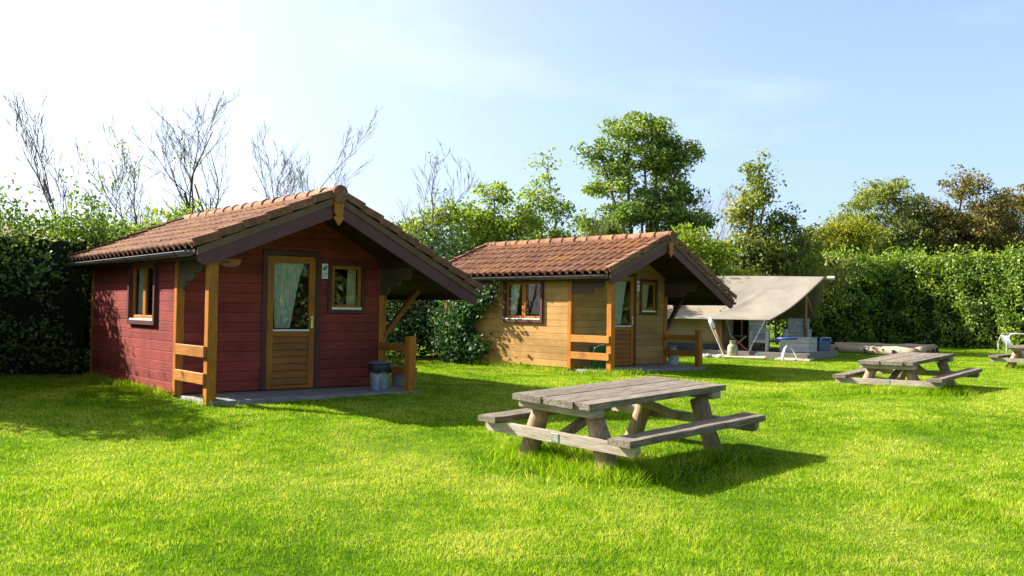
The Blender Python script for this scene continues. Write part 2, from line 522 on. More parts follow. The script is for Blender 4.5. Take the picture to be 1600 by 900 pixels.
leafmat('leaf_gold', [(0.100, 0.131, 0.018), (0.188, 0.225, 0.022), (0.300, 0.312, 0.027), (0.450, 0.425, 0.062)], 0.45, 0.03)
plain('stems_light_block', (0.018, 0.026, 0.012), 0.95, var=0.4, spec=0.02)  # dark colour for the inner hedge stems and the added light-blocking core


# ------------------------------------------------------------------ ground
def gz(x, y):
    """height of the lawn: rises from the camera towards the cabins, then level"""
    x = np.asarray(x, float); y = np.asarray(y, float)
    w = 1.2
    t = np.clip((12.2 - y) / w, -40, 40)
    h = EZ - 1.29 - 0.046 * w * np.log1p(np.exp(t))
    h = h + 0.012 * np.sin(x * 1.3 + 0.7 * y) * np.sin(y * 0.9 - 0.4 * x) + 0.007 * np.sin(3.1 * x - 1.7 * y)
    return h


def build_lawn():
    xs = np.concatenate([np.linspace(-400, -30, 14)[:-1], np.linspace(-30, 40, 176), np.linspace(40, 400, 14)[1:]])
    ys = np.concatenate([np.linspace(-60, 2, 12)[:-1], np.linspace(2, 46, 111), np.linspace(46, 900, 18)[1:]])
    X, Y = np.meshgrid(xs, ys)
    Z = gz(X, Y)
    v = np.stack([X, Y, Z], -1).reshape(-1, 3)
    nx, ny = len(xs), len(ys)
    i = (np.arange(ny - 1)[:, None] * nx + np.arange(nx - 1)[None, :]).ravel()
    f = np.stack([i, i + 1, i + 1 + nx, i + nx], -1)
    me = bpy.data.meshes.new('lawn')
    me.from_pydata(v.tolist(), [], f.tolist())
    m, n, l, b = newmat('lawn_soil')
    g = n.new('ShaderNodeNewGeometry')
    n1 = n.new('ShaderNodeTexNoise'); n1.inputs['Scale'].default_value = 26; n1.inputs['Detail'].default_value = 8; n1.inputs['Roughness'].default_value = 0.7
    n2 = n.new('ShaderNodeTexNoise'); n2.inputs['Scale'].default_value = 0.75; n2.inputs['Detail'].default_value = 5
    l.new(g.outputs['Position'], n1.inputs['Vector']); l.new(g.outputs['Position'], n2.inputs['Vector'])
    ad = n.new('ShaderNodeMath'); ad.operation = 'MULTIPLY_ADD'; ad.inputs[1].default_value = 0.9
    l.new(n2.outputs['Fac'], ad.inputs[0]); l.new(n1.outputs['Fac'], ad.inputs[2])
    rp = n.new('ShaderNodeValToRGB'); rp.color_ramp.elements.new(0.5)
    for e, p, c in zip(rp.color_ramp.elements, (0.65, 0.95, 1.2), ((0.04, 0.085, 0.008), (0.085, 0.165, 0.010), (0.19, 0.22, 0.04))):
        e.position = min(p / 1.4, 1); e.color = (*c, 1)
    dv = n.new('ShaderNodeMath'); dv.operation = 'DIVIDE'; dv.inputs[1].default_value = 1.4
    l.new(ad.outputs[0], dv.inputs[0]); l.new(dv.outputs[0], rp.inputs['Fac'])
    l.new(rp.outputs['Color'], b.inputs['Base Color'])
    b.inputs['Roughness'].default_value = 0.95; b.inputs['Specular IOR Level'].default_value = 0.05
    bp = n.new('ShaderNodeBump'); bp.inputs['Strength'].default_value = 0.9; bp.inputs['Distance'].default_value = 0.03
    l.new(n1.outputs['Fac'], bp.inputs['Height']); l.new(bp.outputs['Normal'], b.inputs['Normal'])
    me.materials.append(m)
    me.shade_smooth()
    tag(link('lawn', me), 'mown green lawn rising gently to the cabins', None, None, 'structure')


build_lawn()

# low dune far behind the left hedge
mb = MB()
N = 60
pv = []
for i in range(N + 1):
    x = -130 + 175 * i / N
    h = 12.4 - 2.2 * ((x + 62) / 50) ** 2 * (1 if x > -62 else 0.5) + 0.7 * math.sin(x * 0.23) + 0.4 * math.sin(x * 0.61 + 1)
    h = max(h, -2)
    for k, (dy, q) in enumerate(((0, 0), (9, 0.62), (20, 1.0), (44, 0.0))):
        pv.append((x, 108 + dy + 2 * math.sin(x * 0.15 + k), EZ - 1.4 + h * q))
fs = [(i * 4 + k, (i + 1) * 4 + k, (i + 1) * 4 + k + 1, i * 4 + k + 1) for i in range(N) for k in range(3)]
mb.add(pv, fs)
tag(mb.build('hill', MAT['dune'], smooth=True), 'low grey brown dune ridge far behind the hedge', None, None, 'structure')

# ------------------------------------------------------------------ cabins
CABINS = [((-4.73, 13.18), 39.5, EZ - 1.25), ((1.28, 20.0), 44.3, EZ - 1.21)]
W, D = 3.36, 4.15
B = 0.145                                    # board height
RX, RZ = 1.82, 2.86                          # ridge line of the roof underlay
LX, LZ = -0.24, 2.00                         # left eave
QX, QZ = 4.40, 1.54                          # right eave
YF, YB = -1.25, 4.70                         # front and back ends of the roof (local y, back is +)


def roof_z(x):
    return LZ + (RZ - LZ) * (x - LX) / (RX - LX) if x <= RX else RZ + (QZ - RZ) * (x - RX) / (QX - RX)


def board_mesh(name, L0, L1, h, mat, axis, t=0.022, tops=None):
    """lap board from L0 to L1 along an axis, outer face at 0..-t; grooves at both edges. tops = (L0 top, L1 top) for boards cut under a roof slope"""
    g = min(0.010, h * 0.2)
    prof = [(0.0, 0.0), (-t + 0.010, 0.0), (-t, g), (-t, h - g * 0.5), (-t + 0.007, h), (0.0, h)]
    t0, t1 = tops if tops else (L0, L1)
    vs = []
    for e in (0, 1):
        for (o, z) in prof:
            q = z / h
            l = (L0 + (t0 - L0) * q) if e == 0 else (L1 + (t1 - L1) * q)
            vs.append((l, o, z) if axis == 'x' else (o, l, z))
    n = len(prof)
    fs = [(i, (i + 1) % n, (i + 1) % n + n, i + n) for i in range(n)] + [tuple(range(n)), tuple(range(2 * n - 1, n - 1, -1))]
    return MB().add(vs, fs).mesh(name, mat)


def wall_backing(mb, axis, L, H, holes, y0, y1):
    """wall panel with holes (l0,l1,z0,z1), between offsets y0..y1"""
    ls = sorted({0, L} | {h[0] for h in holes} | {h[1] for h in holes})
    zs = sorted({0, H} | {h[2] for h in holes} | {h[3] for h in holes})
    for a, b in zip(ls, ls[1:]):
        for c, d in zip(zs, zs[1:]):
            if any(h[0] <= a and b <= h[1] and h[2] <= c and d <= h[3] for h in holes): continue
            if axis == 'x': mb.box(a, b, y0, y1, c, d)
            else: mb.box(y0, y1, a, b, c, d)


def boards(wall, axis, L, ztop, holes, mat, z0=0.0, slope=None, cache={}):
    """one board object per row and run between the openings"""
    k = 0
    while k * B < ztop - 0.02:
        za, zb = k * B, min((k + 1) * B, ztop)
        runs = [(0.0, L, za, zb)]
        for (h0, h1, c, d) in holes:
            nr = []
            for (a, b, p, q) in runs:
                if b <= h0 or a >= h1 or q <= c or p >= d: nr.append((a, b, p, q)); continue
                if a < h0: nr.append((a, h0, p, q))
                if b > h1: nr.append((h1, b, p, q))
                aa, bb = max(a, h0), min(b, h1)
                if p < c - 0.02: nr.append((aa, bb, p, c))
                if q > d + 0.02: nr.append((aa, bb, d, q))
            runs = nr
        for (a, b, p, q) in runs:
            tops = None
            if slope:
                # clip the run under the roof
                xa, xb = slope(p), slope(q)
                a0, b0 = max(a, xa[0]), min(b, xa[1])
                a1, b1 = max(a, xb[0]), min(b, xb[1])
                if b0 - a0 < 0.05: continue
                if b1 < a1: a1 = b1 = (a0 + b0) / 2
                a, b, tops = a0, b0, (a1, b1)
            key = (mat, axis, round(b - a, 3), round(q - p, 3)) if not tops or (abs(tops[0] - a) < 1e-6 and abs(tops[1] - b) < 1e-6) else None
            if key and key in cache: me = cache[key]
            else:
                me = board_mesh('board', 0, b - a, q - p, MAT[mat], axis, tops=(tops[0] - a, tops[1] - a) if tops and not key else None)
                if key: cache[key] = me
            o = link('board', me, wall)
            o.location = (a, 0, p) if axis == 'x' else (0, a, p)
        k += 1


def clip_under_roof(z):
    """x range of the front wall that is under the roof at height z"""
    zz = z + 0.06
    xl = LX + (zz - LZ) * (RX - LX) / (RZ - LZ) if zz > LZ else -1
    xr = RX + (zz - RZ) * (QX - RX) / (QZ - RZ)
    return (xl, xr)


def curtain(name, x0, x1, z0, z1, b0, b1, y, mat, parent, axis='x', folds=9):
    """hanging cloth: spans x0..x1 at the top, gathered to b0..b1 at the bottom"""
    nu, nv = folds * 6, 10
    vs = []
    for j in range(nv + 1):
        q = j / nv
        e = q ** 0.8
        a, b = x0 + (b0 - x0) * e, x1 + (b1 - x1) * e
        for i in range(nu + 1):
            u = i / nu
            amp = 0.012 + 0.012 * q
            p = (a + (b - a) * u, y + amp * math.sin(u * folds * 2 * math.pi + 0.6 * math.sin(3 * u)), z1 + (z0 - z1) * q)
            vs.append(p if axis == 'x' else (p[1], p[0], p[2]))
    fs = [(j * (nu + 1) + i, j * (nu + 1) + i + 1, (j + 1) * (nu + 1) + i + 1, (j + 1) * (nu + 1) + i) for j in range(nv) for i in range(nu)]
    return MB().add(vs, fs).build(name, MAT[mat], parent, True)


def frame_boxes(mb, axis, l0, l1, z0, z1, w, y0, y1, c=0.004, bottom=True):
    """four butted bars of a frame in a wall plane"""
    def bx(a, b, p, q):
        if axis == 'x': mb.box(a, b, y0, y1, p, q, c)
        else: mb.box(y0, y1, a, b, p, q, c)
    bx(l0, l0 + w, z0, z1); bx(l1 - w, l1, z0, z1)
    bx(l0 + w, l1 - w, z1 - w, z1)
    if bottom: bx(l0 + w, l1 - w, z0, z0 + w)
    return mb


TW, TL = 0.2179, 0.372                       # pantile cover width, course length


def tile_profile(u):
    # S-shaped pantile: low trough, high roll near one edge
    return 0.037 * math.sin(2 * math.pi * (u - 0.06)) + 0.010 * math.sin(4 * math.pi * u)


def tile_mesh():
    nu = 9
    top, low, vs, fs = [], [], [], []
    ov = 0.055
    for (y, lift) in ((-0.0, 0.032), (TL + ov, 0.004)):
        for i in range(nu + 1):
            u = i / nu
            vs.append((u * TW * 1.04, y, tile_profile(u) + lift))
    for i in range(nu + 1):
        u = i / nu
        vs.append((u * TW * 1.04, 0.002, tile_profile(u) + 0.032 - 0.026))
    n = nu + 1
    for i in range(nu):
        fs.append((i, i + 1, n + i + 1, n + i))
        fs.append((2 * n + i, 2 * n + i + 1, i + 1, i))
    me = bpy.data.meshes.new('tile')
    me.from_pydata(vs, [], fs)
    me.materials.append(MAT['roof_tile'])
    return me


TILE = tile_mesh()


def ridge_mesh():
    n, L = 10, 0.43
    vs, fs = [], []
    for (y, r) in ((0, 0.116), (0.05, 0.113), (0.055, 0.108), (L, 0.100)):
        for k in range(n + 1):
            a = math.pi * (-0.06 + 1.12 * k / n)
            vs.append((r * 1.05 * math.cos(a), y, r * math.sin(a)))
    for j in range(3):
        for k in range(n):
            a = j * (n + 1) + k
            fs.append((a, a + 1, a + n + 2, a + n + 1))
    m = len(vs)
    for k in range(n + 1):
        a = math.pi * (-0.06 + 1.12 * k / n)
        vs.append((0.094 * math.cos(a), 0.0, 0.092 * math.sin(a)))
    for k in range(n): fs.append((m + k, m + k + 1, k + 1, k))
    me = bpy.data.meshes.new('ridge_tile')
    me.from_pydata(vs, [], fs)
    me.materials.append(MAT['roof_tile'])
    me.shade_smooth()
    return me


RIDGE = ridge_mesh()


def verge_mesh(L, flip):
    """hooded verge tile: upright flange over the gable edge and a folded top; local y runs up the slope, z is the slope normal, x points out of the gable"""
    s = -1 if flip else 1
    mb = MB()
    pr = [(0.032, -0.022), (0.032, 0.072), (0.020, 0.086), (-0.11, 0.088), (-0.11, 0.072), (0.012, 0.070), (0.016, -0.022)]
    vs = []
    for (y, lift, g) in ((0, 0.026, 0.012), (L + 0.02, 0.0, 0.0)):
        for (x, z) in pr: vs.append((s * (x + (g if x > 0 else 0)), y, z + lift))
    n = len(pr)
    fs = [(i, (i + 1) % n, (i + 1) % n + n, i + n) for i in range(n)] + [tuple(range(n)), tuple(range(2 * n - 1, n - 1, -1))]
    return mb.add(vs, fs).mesh('verge_tile', MAT['roof_tile'])


VCACHE = {}


def slope_matrix(o, up, out):
    """matrix with y = up-slope direction, x = out of gable"""
    y = Vector(up).normalized(); x = Vector(out).normalized()
    z = x.cross(y)
    M = Matrix((x, y, z)).transposed().to_4x4()
    M.translation = o
    return M


def build_cabin(idx, label):
    (px, py), yaw, bz = CABINS[idx]
    red = idx == 0
    pm, pms = ('red_paint', 'red_paint_side') if red else ('yellow_wood', 'yellow_wood_side')
    cab = empty('cabin', (px, py, bz), (0, 0, R(yaw)))
    tag(cab, label, 'cabin', 'tiled wooden cabins on the lawn')
    # plinth and porch slab
    MB().box(0.06, W - 0.06, 0.05, D - 0.05, -0.4, -0.012).build('plinth', MAT['concrete'], cab)
    MB().box(0.02, W + 0.06, -1.16, 0.03, -0.35, -0.015, 0.01).build('porch_slab', MAT['concrete'], cab)
    # front wall
    door = (1.245, 2.205, 0.0, 2.115)
    win = (2.345, 3.01, 1.165, 1.99)
    fw = MB()
    wall_backing(fw, 'x', W, 1.99, [(1.30, 2.15, 0, 1.99), (2.38, 2.97, 1.20, 1.95)], 0.012, 0.05)
    poly = [(0.0, 1.992), (1.30, 1.992), (1.30, 2.07), (2.15, 2.07), (2.15, 1.992), (W, 1.992), (W, roof_z(W) - 0.07), (RX, RZ - 0.07), (0.0, max(roof_z(0) - 0.07, 2.0))]
    fw.prism([poly[0], poly[1], poly[2], (1.30, roof_z(1.30) - 0.07), poly[8]], 0.012, 0.05)
    fw.prism([(1.302, 2.07), (2.148, 2.07), (2.148, roof_z(2.148) - 0.07), (RX, RZ - 0.07), (1.302, roof_z(1.302) - 0.07)], 0.012, 0.05)
    fw.prism([(2.15, 1.992), (W, 1.992), (W, roof_z(W) - 0.07), (2.15, roof_z(2.15) - 0.07)], 0.012, 0.05)
    fwo = fw.build('front_wall', MAT[pm], cab)
    fwo['label'] = 'shaded front wall of horizontal boards under the porch'
    boards(fwo, 'x', W, 2.75, [door, win], pm, slope=clip_under_roof)
    # left side wall (local x = 0, facing -x)
    sw = MB()
    sh = (0.80, 2.06, 0.97, 1.94)
    wall_backing(sw, 'y', D, 1.97, [(0.86, 2.00, 1.02, 1.89)], 0.012, 0.05)
    swo = sw.build('side_wall', MAT[pms], cab)
    boards(swo, 'y', D, 1.97, [sh], pms)
    # right and back walls: out of sight from the lawn, their boards in one piece
    rw = MB(); rw.box(W - 0.05, W - 0.012, 0.05, D, 0, 2.0)
    rwo = rw.build('side_wall', MAT[pms], cab)
    mb = MB()
    for k in range(13): mb.box(W - 0.012, W + 0.010, 0.05, D, k * B + 0.004, (k + 1) * B - 0.004)
    tag(mb.build('boards', MAT[pms], rwo), kind='stuff')
    bw = MB().prism([(0.05, 0), (W - 0.05, 0), (W - 0.05, roof_z(W) - 0.1), (RX, RZ - 0.1), (0.05, 1.97)], D - 0.05, D)
    bw.build('back_wall', MAT[pm], cab)
    MB().box(0.05, W - 0.05, 0.05, D - 0.05, -0.01, 0.02).build('floor', MAT['dark_room'], cab)
    # corner trims
    for (x0, x1, y0, y1, zt) in ((-0.036, 0.075, -0.040, -0.0225, 1.97), (-0.036, -0.0225, -0.0225, 0.075, 1.97), (W - 0.075, W + 0.0115, -0.040, -0.0225, 1.97),
                                 (-0.036, -0.0225, D - 0.08, D + 0.02, 1.95)):
        MB().box(x0, x1, y0, y1, -0.02, zt, 0.004).build('corner_trim', MAT['orange_wood'], cab)
    # door casing, door
    mb = MB(); frame_boxes(mb, 'x', door[0], door[1], -0.01, door[3], 0.075, -0.045, -0.004, bottom=False)
    mb.build('door_casing', MAT['brown_trim'], cab)
    d0, d1, dz = 1.325, 2.125, 2.035
    mb = MB()
    frame_boxes(mb, 'x', d0, d1, 0.005, dz, 0.105, -0.034, 0.012, bottom=False)
    mb.box(d0 + 0.105, d1 - 0.105, -0.033, 0.011, 0.80, 0.895, 0.004)
    mb.box(d0 + 0.105, d1 - 0.105, -0.033, 0.011, 0.005, 0.06, 0.004)
    dr = mb.build('door', MAT['orange_wood'], cab)
    nb = 7
    bh = (0.80 - 0.06) / nb
    me = MB().prism([(0.0, 0.0), (-0.004, 0.0), (-0.020, 0.012), (-0.010, bh), (0.0, bh)], d0 + 0.1055, d1 - 0.1055, 'yz').mesh('door_board', MAT['orange_wood_x'])
    for k in range(nb):
        o = link('door_board', me, dr); o.location = (0, 0, 0.06 + k * bh)
    MB().box(d0 + 0.106, d1 - 0.106, -0.008, -0.002, 0.896, dz - 0.106).build('glass_pane', MAT['glass'], dr)
    MB().box(d0 + 0.10, d1 - 0.10, -0.048, -0.0335, 0.885, 0.912, 0.003).build('glazing_strip', MAT['white_plastic'], dr)
    mb = MB().box(2.055, 2.092, -0.042, -0.0345, 0.93, 1.12, 0.002)
    mb.tube([(2.073, -0.04, 1.075), (2.073, -0.085, 1.075)], [0.010, 0.010], 8)
    mb.tube([(2.073, -0.082, 1.075), (1.965, -0.082, 1.075)], [0.010, 0.008], 8)
    mb.build('door_handle', MAT['brass'], dr)
    curtain('curtain', 1.435, 1.97, 0.93, 1.94, 1.50, 1.74, 0.06, 'curtain', dr)
    # front window
    mb = MB(); frame_boxes(mb, 'x', win[0], win[1], win[2], win[3], 0.062, -0.05, 0.0)
    wf = mb.build('window', MAT['brown_trim'], cab)
    wf['label'] = 'small square window beside the door'
    mb = MB(); frame_boxes(mb, 'x', 2.408, 2.947, 1.245, 1.927, 0.058, -0.022, 0.02)
    mb.build('sash', MAT['orange_wood'], wf)
    MB().box(2.467, 2.888, -0.003, 0.003, 1.304, 1.868).build('glass_pane', MAT['glass'], wf)
    MB().box(2.41, 2.945, -0.055, -0.0235, 1.226, 1.262, 0.004).build('sill_strip', MAT['white_plastic'], wf)
    if red: curtain('curtain', 2.74, 2.89, 1.29, 1.88, 2.72, 2.88, 0.055, 'curtain_yellow', wf, folds=4)
    else: curtain('curtain', 2.47, 2.80, 1.29, 1.88, 2.49, 2.68, 0.055, 'curtain_yellow', wf, folds=6)
    # side window: two casements in a deep brown casing
    mb = MB(); frame_boxes(mb, 'y', sh[0], sh[1], sh[2] - 0.02, sh[3], 0.07, -0.075, 0.0)
    ws = mb.build('window', MAT['brown_trim'], cab)
    ws['label'] = 'double casement window in the side wall'
    mb = MB()
    frame_boxes(mb, 'y', 0.872, 1.428, 1.04, 1.868, 0.055, -0.014, 0.03)
    frame_boxes(mb, 'y', 1.432, 1.988, 1.04, 1.868, 0.055, -0.014, 0.03)
    mb.build('sash', MAT['orange_wood'], ws)
    for (a, b) in ((0.928, 1.372), (1.488, 1.932)):
        MB().box(0.003, 0.009, a, b, 1.096, 1.812).build('glass_pane', MAT['glass'], ws)
    MB().box(-0.062, -0.0145, 0.872, 1.988, 1.021, 1.042, 0.003).build('sill_strip', MAT['white_plastic'], ws)
    curtain('curtain', 1.62, 1.94, 1.08, 1.83, 1.78, 1.93, 0.075, 'curtain', ws, 'y', 4)
    # posts, rails, brace
    MB().box(-0.004, 0.126, -1.125, -0.995, -0.35, 1.91, 0.006).build('post', MAT['orange_wood'], cab)
    MB().box(3.17, 3.30, -1.125, -0.995, -0.35, 0.83, 0.006).build('post', MAT['orange_wood'], cab)
    for z in (0.205, 0.565):
        MB().box(-0.050, -0.0045, -1.10, -0.041, z, z + 0.15, 0.005).build('rail', MAT['orange_wood_rail'], cab)
        MB().box(3.302, 3.345, -1.10, -0.041, z + 0.01, z + 0.135, 0.005).build('rail', MAT['orange_wood_rail'], cab)
    MB().beam((W + 0.035, 0.0, 0.80), (4.06, 0.0, 1.575), 0.075, 0.105, up=(0, 1, 0)).build('brace', MAT['orange_wood_x' if red else 'brown_bracket'], cab)
    MB().box(W + 0.012, W + 0.06, -0.0395, 0.05, -0.02, 1.9, 0.004).build('corner_trim', MAT['orange_wood'], cab)
    # stepped log-end brackets carrying the purlins, and the purlins themselves
    for x0 in (-0.02, W - 0.075):
        br = MB()
        for k, (ln, zt) in enumerate(((1.0, 1.945), (0.92, 1.827), (0.62, 1.709), (0.30, 1.591))):
            h = 0.116
            a = -ln
            br.prism([(-0.0415, zt - h), (a + 0.10, zt - h), (a + 0.03, zt - h + 0.025), (a, zt - h + 0.075), (a, zt), (-0.0415, zt)], x0, x0 + 0.05, 'yz')
            if red is False and k >= 2: break
        if x0 > 1 or True:
            br.build('bracket', MAT['olive_bracket' if red else 'brown_bracket'], cab)
    for (x0, x1, z0, z1) in ((0.006, 0.12, 1.935, 2.03), (W - 0.10, W + 0.02, 1.90, 1.985), (RX - 0.05, RX + 0.05, 2.60, 2.74)):
        MB().box(x0, x1, -1.205, -0.0415 if x0 != 1 else 0, z0, min(z1, roof_z((x0 + x1) / 2) - 0.055), 0.005).build('purlin', MAT['dark_soffit'], cab)
    # roof: underlay deck, soffit boards, barge boards, tiles
    def slab(t0, t1, y0, y1):
        return [(LX, LZ + t0), (RX, RZ + t0), (QX, QZ + t0), (QX, QZ + t1), (RX, RZ + t1), (LX, LZ + t1)], y0, y1
    mb = MB()
    for (xa, za, xb, zb) in ((LX + 0.03, LZ, RX, RZ), (RX, RZ, QX - 0.02, QZ)):
        mb.prism([(xa, za - 0.045), (xb, zb - 0.045), (xb, zb + 0.0), (xa, za + 0.0)], YF + 0.035, YB - 0.03)
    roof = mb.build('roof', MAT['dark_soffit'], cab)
    roof['label'] = 'pantile roof with orange lichen'
    # soffit boards under the porch
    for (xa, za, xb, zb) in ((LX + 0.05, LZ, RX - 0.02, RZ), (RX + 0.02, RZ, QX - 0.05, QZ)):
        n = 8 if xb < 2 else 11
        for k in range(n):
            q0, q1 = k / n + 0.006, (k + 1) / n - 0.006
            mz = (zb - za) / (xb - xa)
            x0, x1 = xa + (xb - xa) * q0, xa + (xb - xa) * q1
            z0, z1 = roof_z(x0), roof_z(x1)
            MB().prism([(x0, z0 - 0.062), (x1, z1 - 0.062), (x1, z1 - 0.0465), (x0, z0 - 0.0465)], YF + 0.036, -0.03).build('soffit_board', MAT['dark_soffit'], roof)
    for side in (0, 1):
        xe, ze = (LX + 0.02, roof_z(LX + 0.02)) if side == 0 else (QX - 0.02, roof_z(QX - 0.02))
        xr = RX - 0.078 if side == 0 else RX + 0.078
        zr = roof_z(xr)
        s = 1 if side == 0 else -1
        # maroon barge board, foot cut level; olive verge board above it
        MB().prism([(xe, ze - 0.085), (xr, zr - 0.085), (xr, zr - 0.285), (xe + s * 0.30, roof_z(xe + s * 0.30) - 0.285), (xe + s * 0.10, roof_z(xe + s * 0.10) - 0.262), (xe + s * 0.012, ze - 0.175)], YF, YF + 0.033).build('barge_board', MAT['maroon_paint'], cab)
        MB().prism([(xe - s * 0.01, ze + 0.004), (xr, zr + 0.004), (xr, zr - 0.094), (xe - s * 0.004, ze - 0.094)], YF - 0.022, YF - 0.0005).build('verge_board', MAT['olive_board'], cab)
        MB().prism([(xe, ze - 0.002), (xr, zr - 0.002), (xr, zr - 0.25), (xe, ze - 0.2)], YB - 0.029, YB).build('barge_board', MAT['maroon_paint'], cab)
    # finial board with a pointed foot
    c = RX
    MB().prism([(c - 0.076, 2.90), (c - 0.076, 2.625), (c - 0.042, 2.575), (c - 0.086, 2.55), (c, 2.435), (c + 0.086, 2.55), (c + 0.042, 2.575), (c + 0.076, 2.625), (c + 0.076, 2.90)], YF - 0.045, YF - 0.0225).build('finial', MAT['orange_wood'], cab)
    # pantiles, left slope one by one
    up = Vector((RX - LX, 0, RZ - LZ)); sl_len = up.length; un = up.normalized()
    nrm = Vector((-un.z, 0, un.x))
    ncol = int(round((YB - YF - 0.16) / TW))
    nrow = 6
    clen = (sl_len - 0.05) / nrow
    for r in range(nrow):
        for k in range(ncol):
            o = link('tile', TILE, roof)
            base = Vector((LX - 0.035, YB - 0.06 - k * TW, LZ)) + un * (r * clen) + nrm * 0.036
            M = slope_matrix(base, un, (0, -1, 0)) @ Matrix.Diagonal((1, clen / TL, 1, 1)).to_4x4()
            o.matrix_basis = M @ Matrix.Rotation(R(random.uniform(-1.0, 1.0)), 4, 'X') @ Matrix.Rotation(R(random.uniform(-0.9, 0.9)), 4, 'Z')
    # right slope: hidden from the lawn, tiles joined
    ur = Vector((RX - QX, 0, RZ - QZ)); rl = ur.length; urn = ur.normalized()
    nr2 = Vector((-urn.z, 0, urn.x)) * -1
    mb = MB()
    tv = [tuple(v.co) for v in TILE.vertices]; tf = [tuple(p.vertices) for p in TILE.polygons]
    nrow2 = 8
    cl2 = (rl - 0.05) / nrow2
    for r in range(nrow2):
        for k in range(ncol):
            base = Vector((QX + 0.035, YF + 0.06 + k * TW, QZ)) + urn * (r * cl2) + nr2 * 0.036
            M = slope_matrix(base, urn, (0, 1, 0)) @ Matrix.Diagonal((1, cl2 / TL, 1, 1)).to_4x4()
            mb.add([tuple(M @ Vector(p)) for p in tv], tf)
    me = bpy.data.meshes.new('roof_tiles'); me.from_pydata(mb.v, [], mb.f); me.materials.append(MAT['roof_tile'])
    tag(link('roof_tiles', me, roof), kind='stuff')
    # verge tiles at both gables, both slopes
    for (yy, out) in ((YF - 0.005, (0, -1, 0)), (YB + 0.005, (0, 1, 0))):
        for (ox, oz, u, n_, cl) in ((LX - 0.03, LZ, un, nrow, clen), (QX + 0.03, QZ, urn, nrow2, cl2)):
            flip = Vector(out).cross(u).z < 0
            key = (round(cl, 3), flip)
            if key not in VCACHE: VCACHE[key] = verge_mesh(cl, flip)
            for r in range(n_):
                o = link('verge_tile', VCACHE[key], roof)
                x = Vector(out) * (-1 if flip else 1)
                M = slope_matrix(Vector((ox, yy, oz)) + u * (r * cl), u, x)
                M.translation = M.translation + Vector((0, 0, 0.02))
                o.matrix_basis = M @ Matrix.Rotation(R(random.uniform(-0.6, 0.6)), 4, 'X')
    # ridge tiles
    nt = 15
    for k in range(nt):
        o = link('ridge_tile', RIDGE, roof)
        o.location = (RX, YF - 0.05 + k * (YB - YF) / nt, RZ + 0.045 + random.uniform(-0.004, 0.004))
        o.rotation_euler = (R(random.uniform(-0.8, 0.8)), 0, R(random.uniform(-0.8, 0.8)))
    pr = [(0.115 * math.cos(math.pi * k / 12), 0.045 + 0.115 * math.sin(math.pi * k / 12)) for k in range(13)] + [(-0.085, -0.02), (-0.06, -0.09), (0.06, -0.09), (0.085, -0.02)]
    MB().prism([(RX + a, RZ + b) for a, b in pr], YF - 0.085, YF - 0.046).build('ridge_end', MAT['roof_tile'], roof)
    # gutters
    for (gx, gzz, s) in ((LX - 0.075, LZ - 0.045, -1), (QX + 0.075, QZ - 0.045, 1)):
        n = 8
        vs, fs = [], []
        for y in (YF + 0.02, YB + 0.02):
            for rad in (0.062, 0.056):
                for k in range(n + 1):
                    a = math.pi + math.pi * k / n
                    vs.append((gx + rad * math.cos(a), y, gzz + rad * math.sin(a)))
        m1 = n + 1
        for k in range(n):
            fs.append((k, k + 1, 2 * m1 + k + 1, 2 * m1 + k)); fs.append((m1 + k, 3 * m1 + k, 3 * m1 + k + 1, m1 + k + 1))
            fs.append((k, m1 + k, m1 + k + 1, k + 1))
        fs += [(0, 2 * m1, 3 * m1, m1), (n, m1 + n, 3 * m1 + n, 2 * m1 + n)]
        mb = MB().add(vs, fs)
        for y in (YF + 0.015, YB + 0.02):
            mb.prism([(gx + 0.062 * math.cos(math.pi + math.pi * k / n), gzz + 0.062 * math.sin(math.pi + math.pi * k / n)) for k in range(n + 1)], y - 0.004, y + 0.004)
        mb.tube([(gx - 0.060, YF + 0.02, gzz), (gx - 0.060, YB + 0.02, gzz)], [0.009, 0.009], 6)
        g = mb.build('gutter', MAT['gutter_zinc'], cab)
        for k in range(6):
            y = YF + 0.4 + k * 1.06
            MB().tube([(gx - 0.068, y, gzz + 0.006), (gx - 0.064, y, gzz - 0.03), (gx, y, gzz - 0.069), (gx + 0.06, y, gzz - 0.03), (gx + 0.064, y, gzz + 0.02)], [0.009] * 5, 5).build('gutter_clip', MAT['gutter_zinc'], g)
    # fascia behind the gutters
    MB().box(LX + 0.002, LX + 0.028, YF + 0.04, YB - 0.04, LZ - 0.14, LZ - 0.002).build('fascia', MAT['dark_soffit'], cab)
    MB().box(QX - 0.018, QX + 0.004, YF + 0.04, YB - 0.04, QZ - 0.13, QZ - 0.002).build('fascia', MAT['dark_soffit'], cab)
    # classification sign by the door: white plate, green house and tree, red line, three marks
    x0, z0 = 2.232, 1.71
    sg = MB().box(x0, x0 + 0.105, -0.036, -0.0235, z0, z0 + 0.235, 0.002).build('sign_plate', MAT['white_plastic'], cab)
    mb = MB()
    mb.prism([(x0 + 0.018, z0 + 0.135), (x0 + 0.060, z0 + 0.135), (x0 + 0.060, z0 + 0.165), (x0 + 0.039, z0 + 0.185), (x0 + 0.018, z0 + 0.165)], -0.040, -0.0365)
    mb.prism([(x0 + 0.066, z0 + 0.135), (x0 + 0.074, z0 + 0.135), (x0 + 0.074, z0 + 0.17), (x0 + 0.066, z0 + 0.17)], -0.040, -0.0365)
    mb.prism([(x0 + 0.040, z0 + 0.19), (x0 + 0.066, z0 + 0.205), (x0 + 0.092, z0 + 0.19), (x0 + 0.086, z0 + 0.168), (x0 + 0.060, z0 + 0.178)], -0.040, -0.0365)
    mb.build('sign_emblem', MAT['sign_green'], sg)
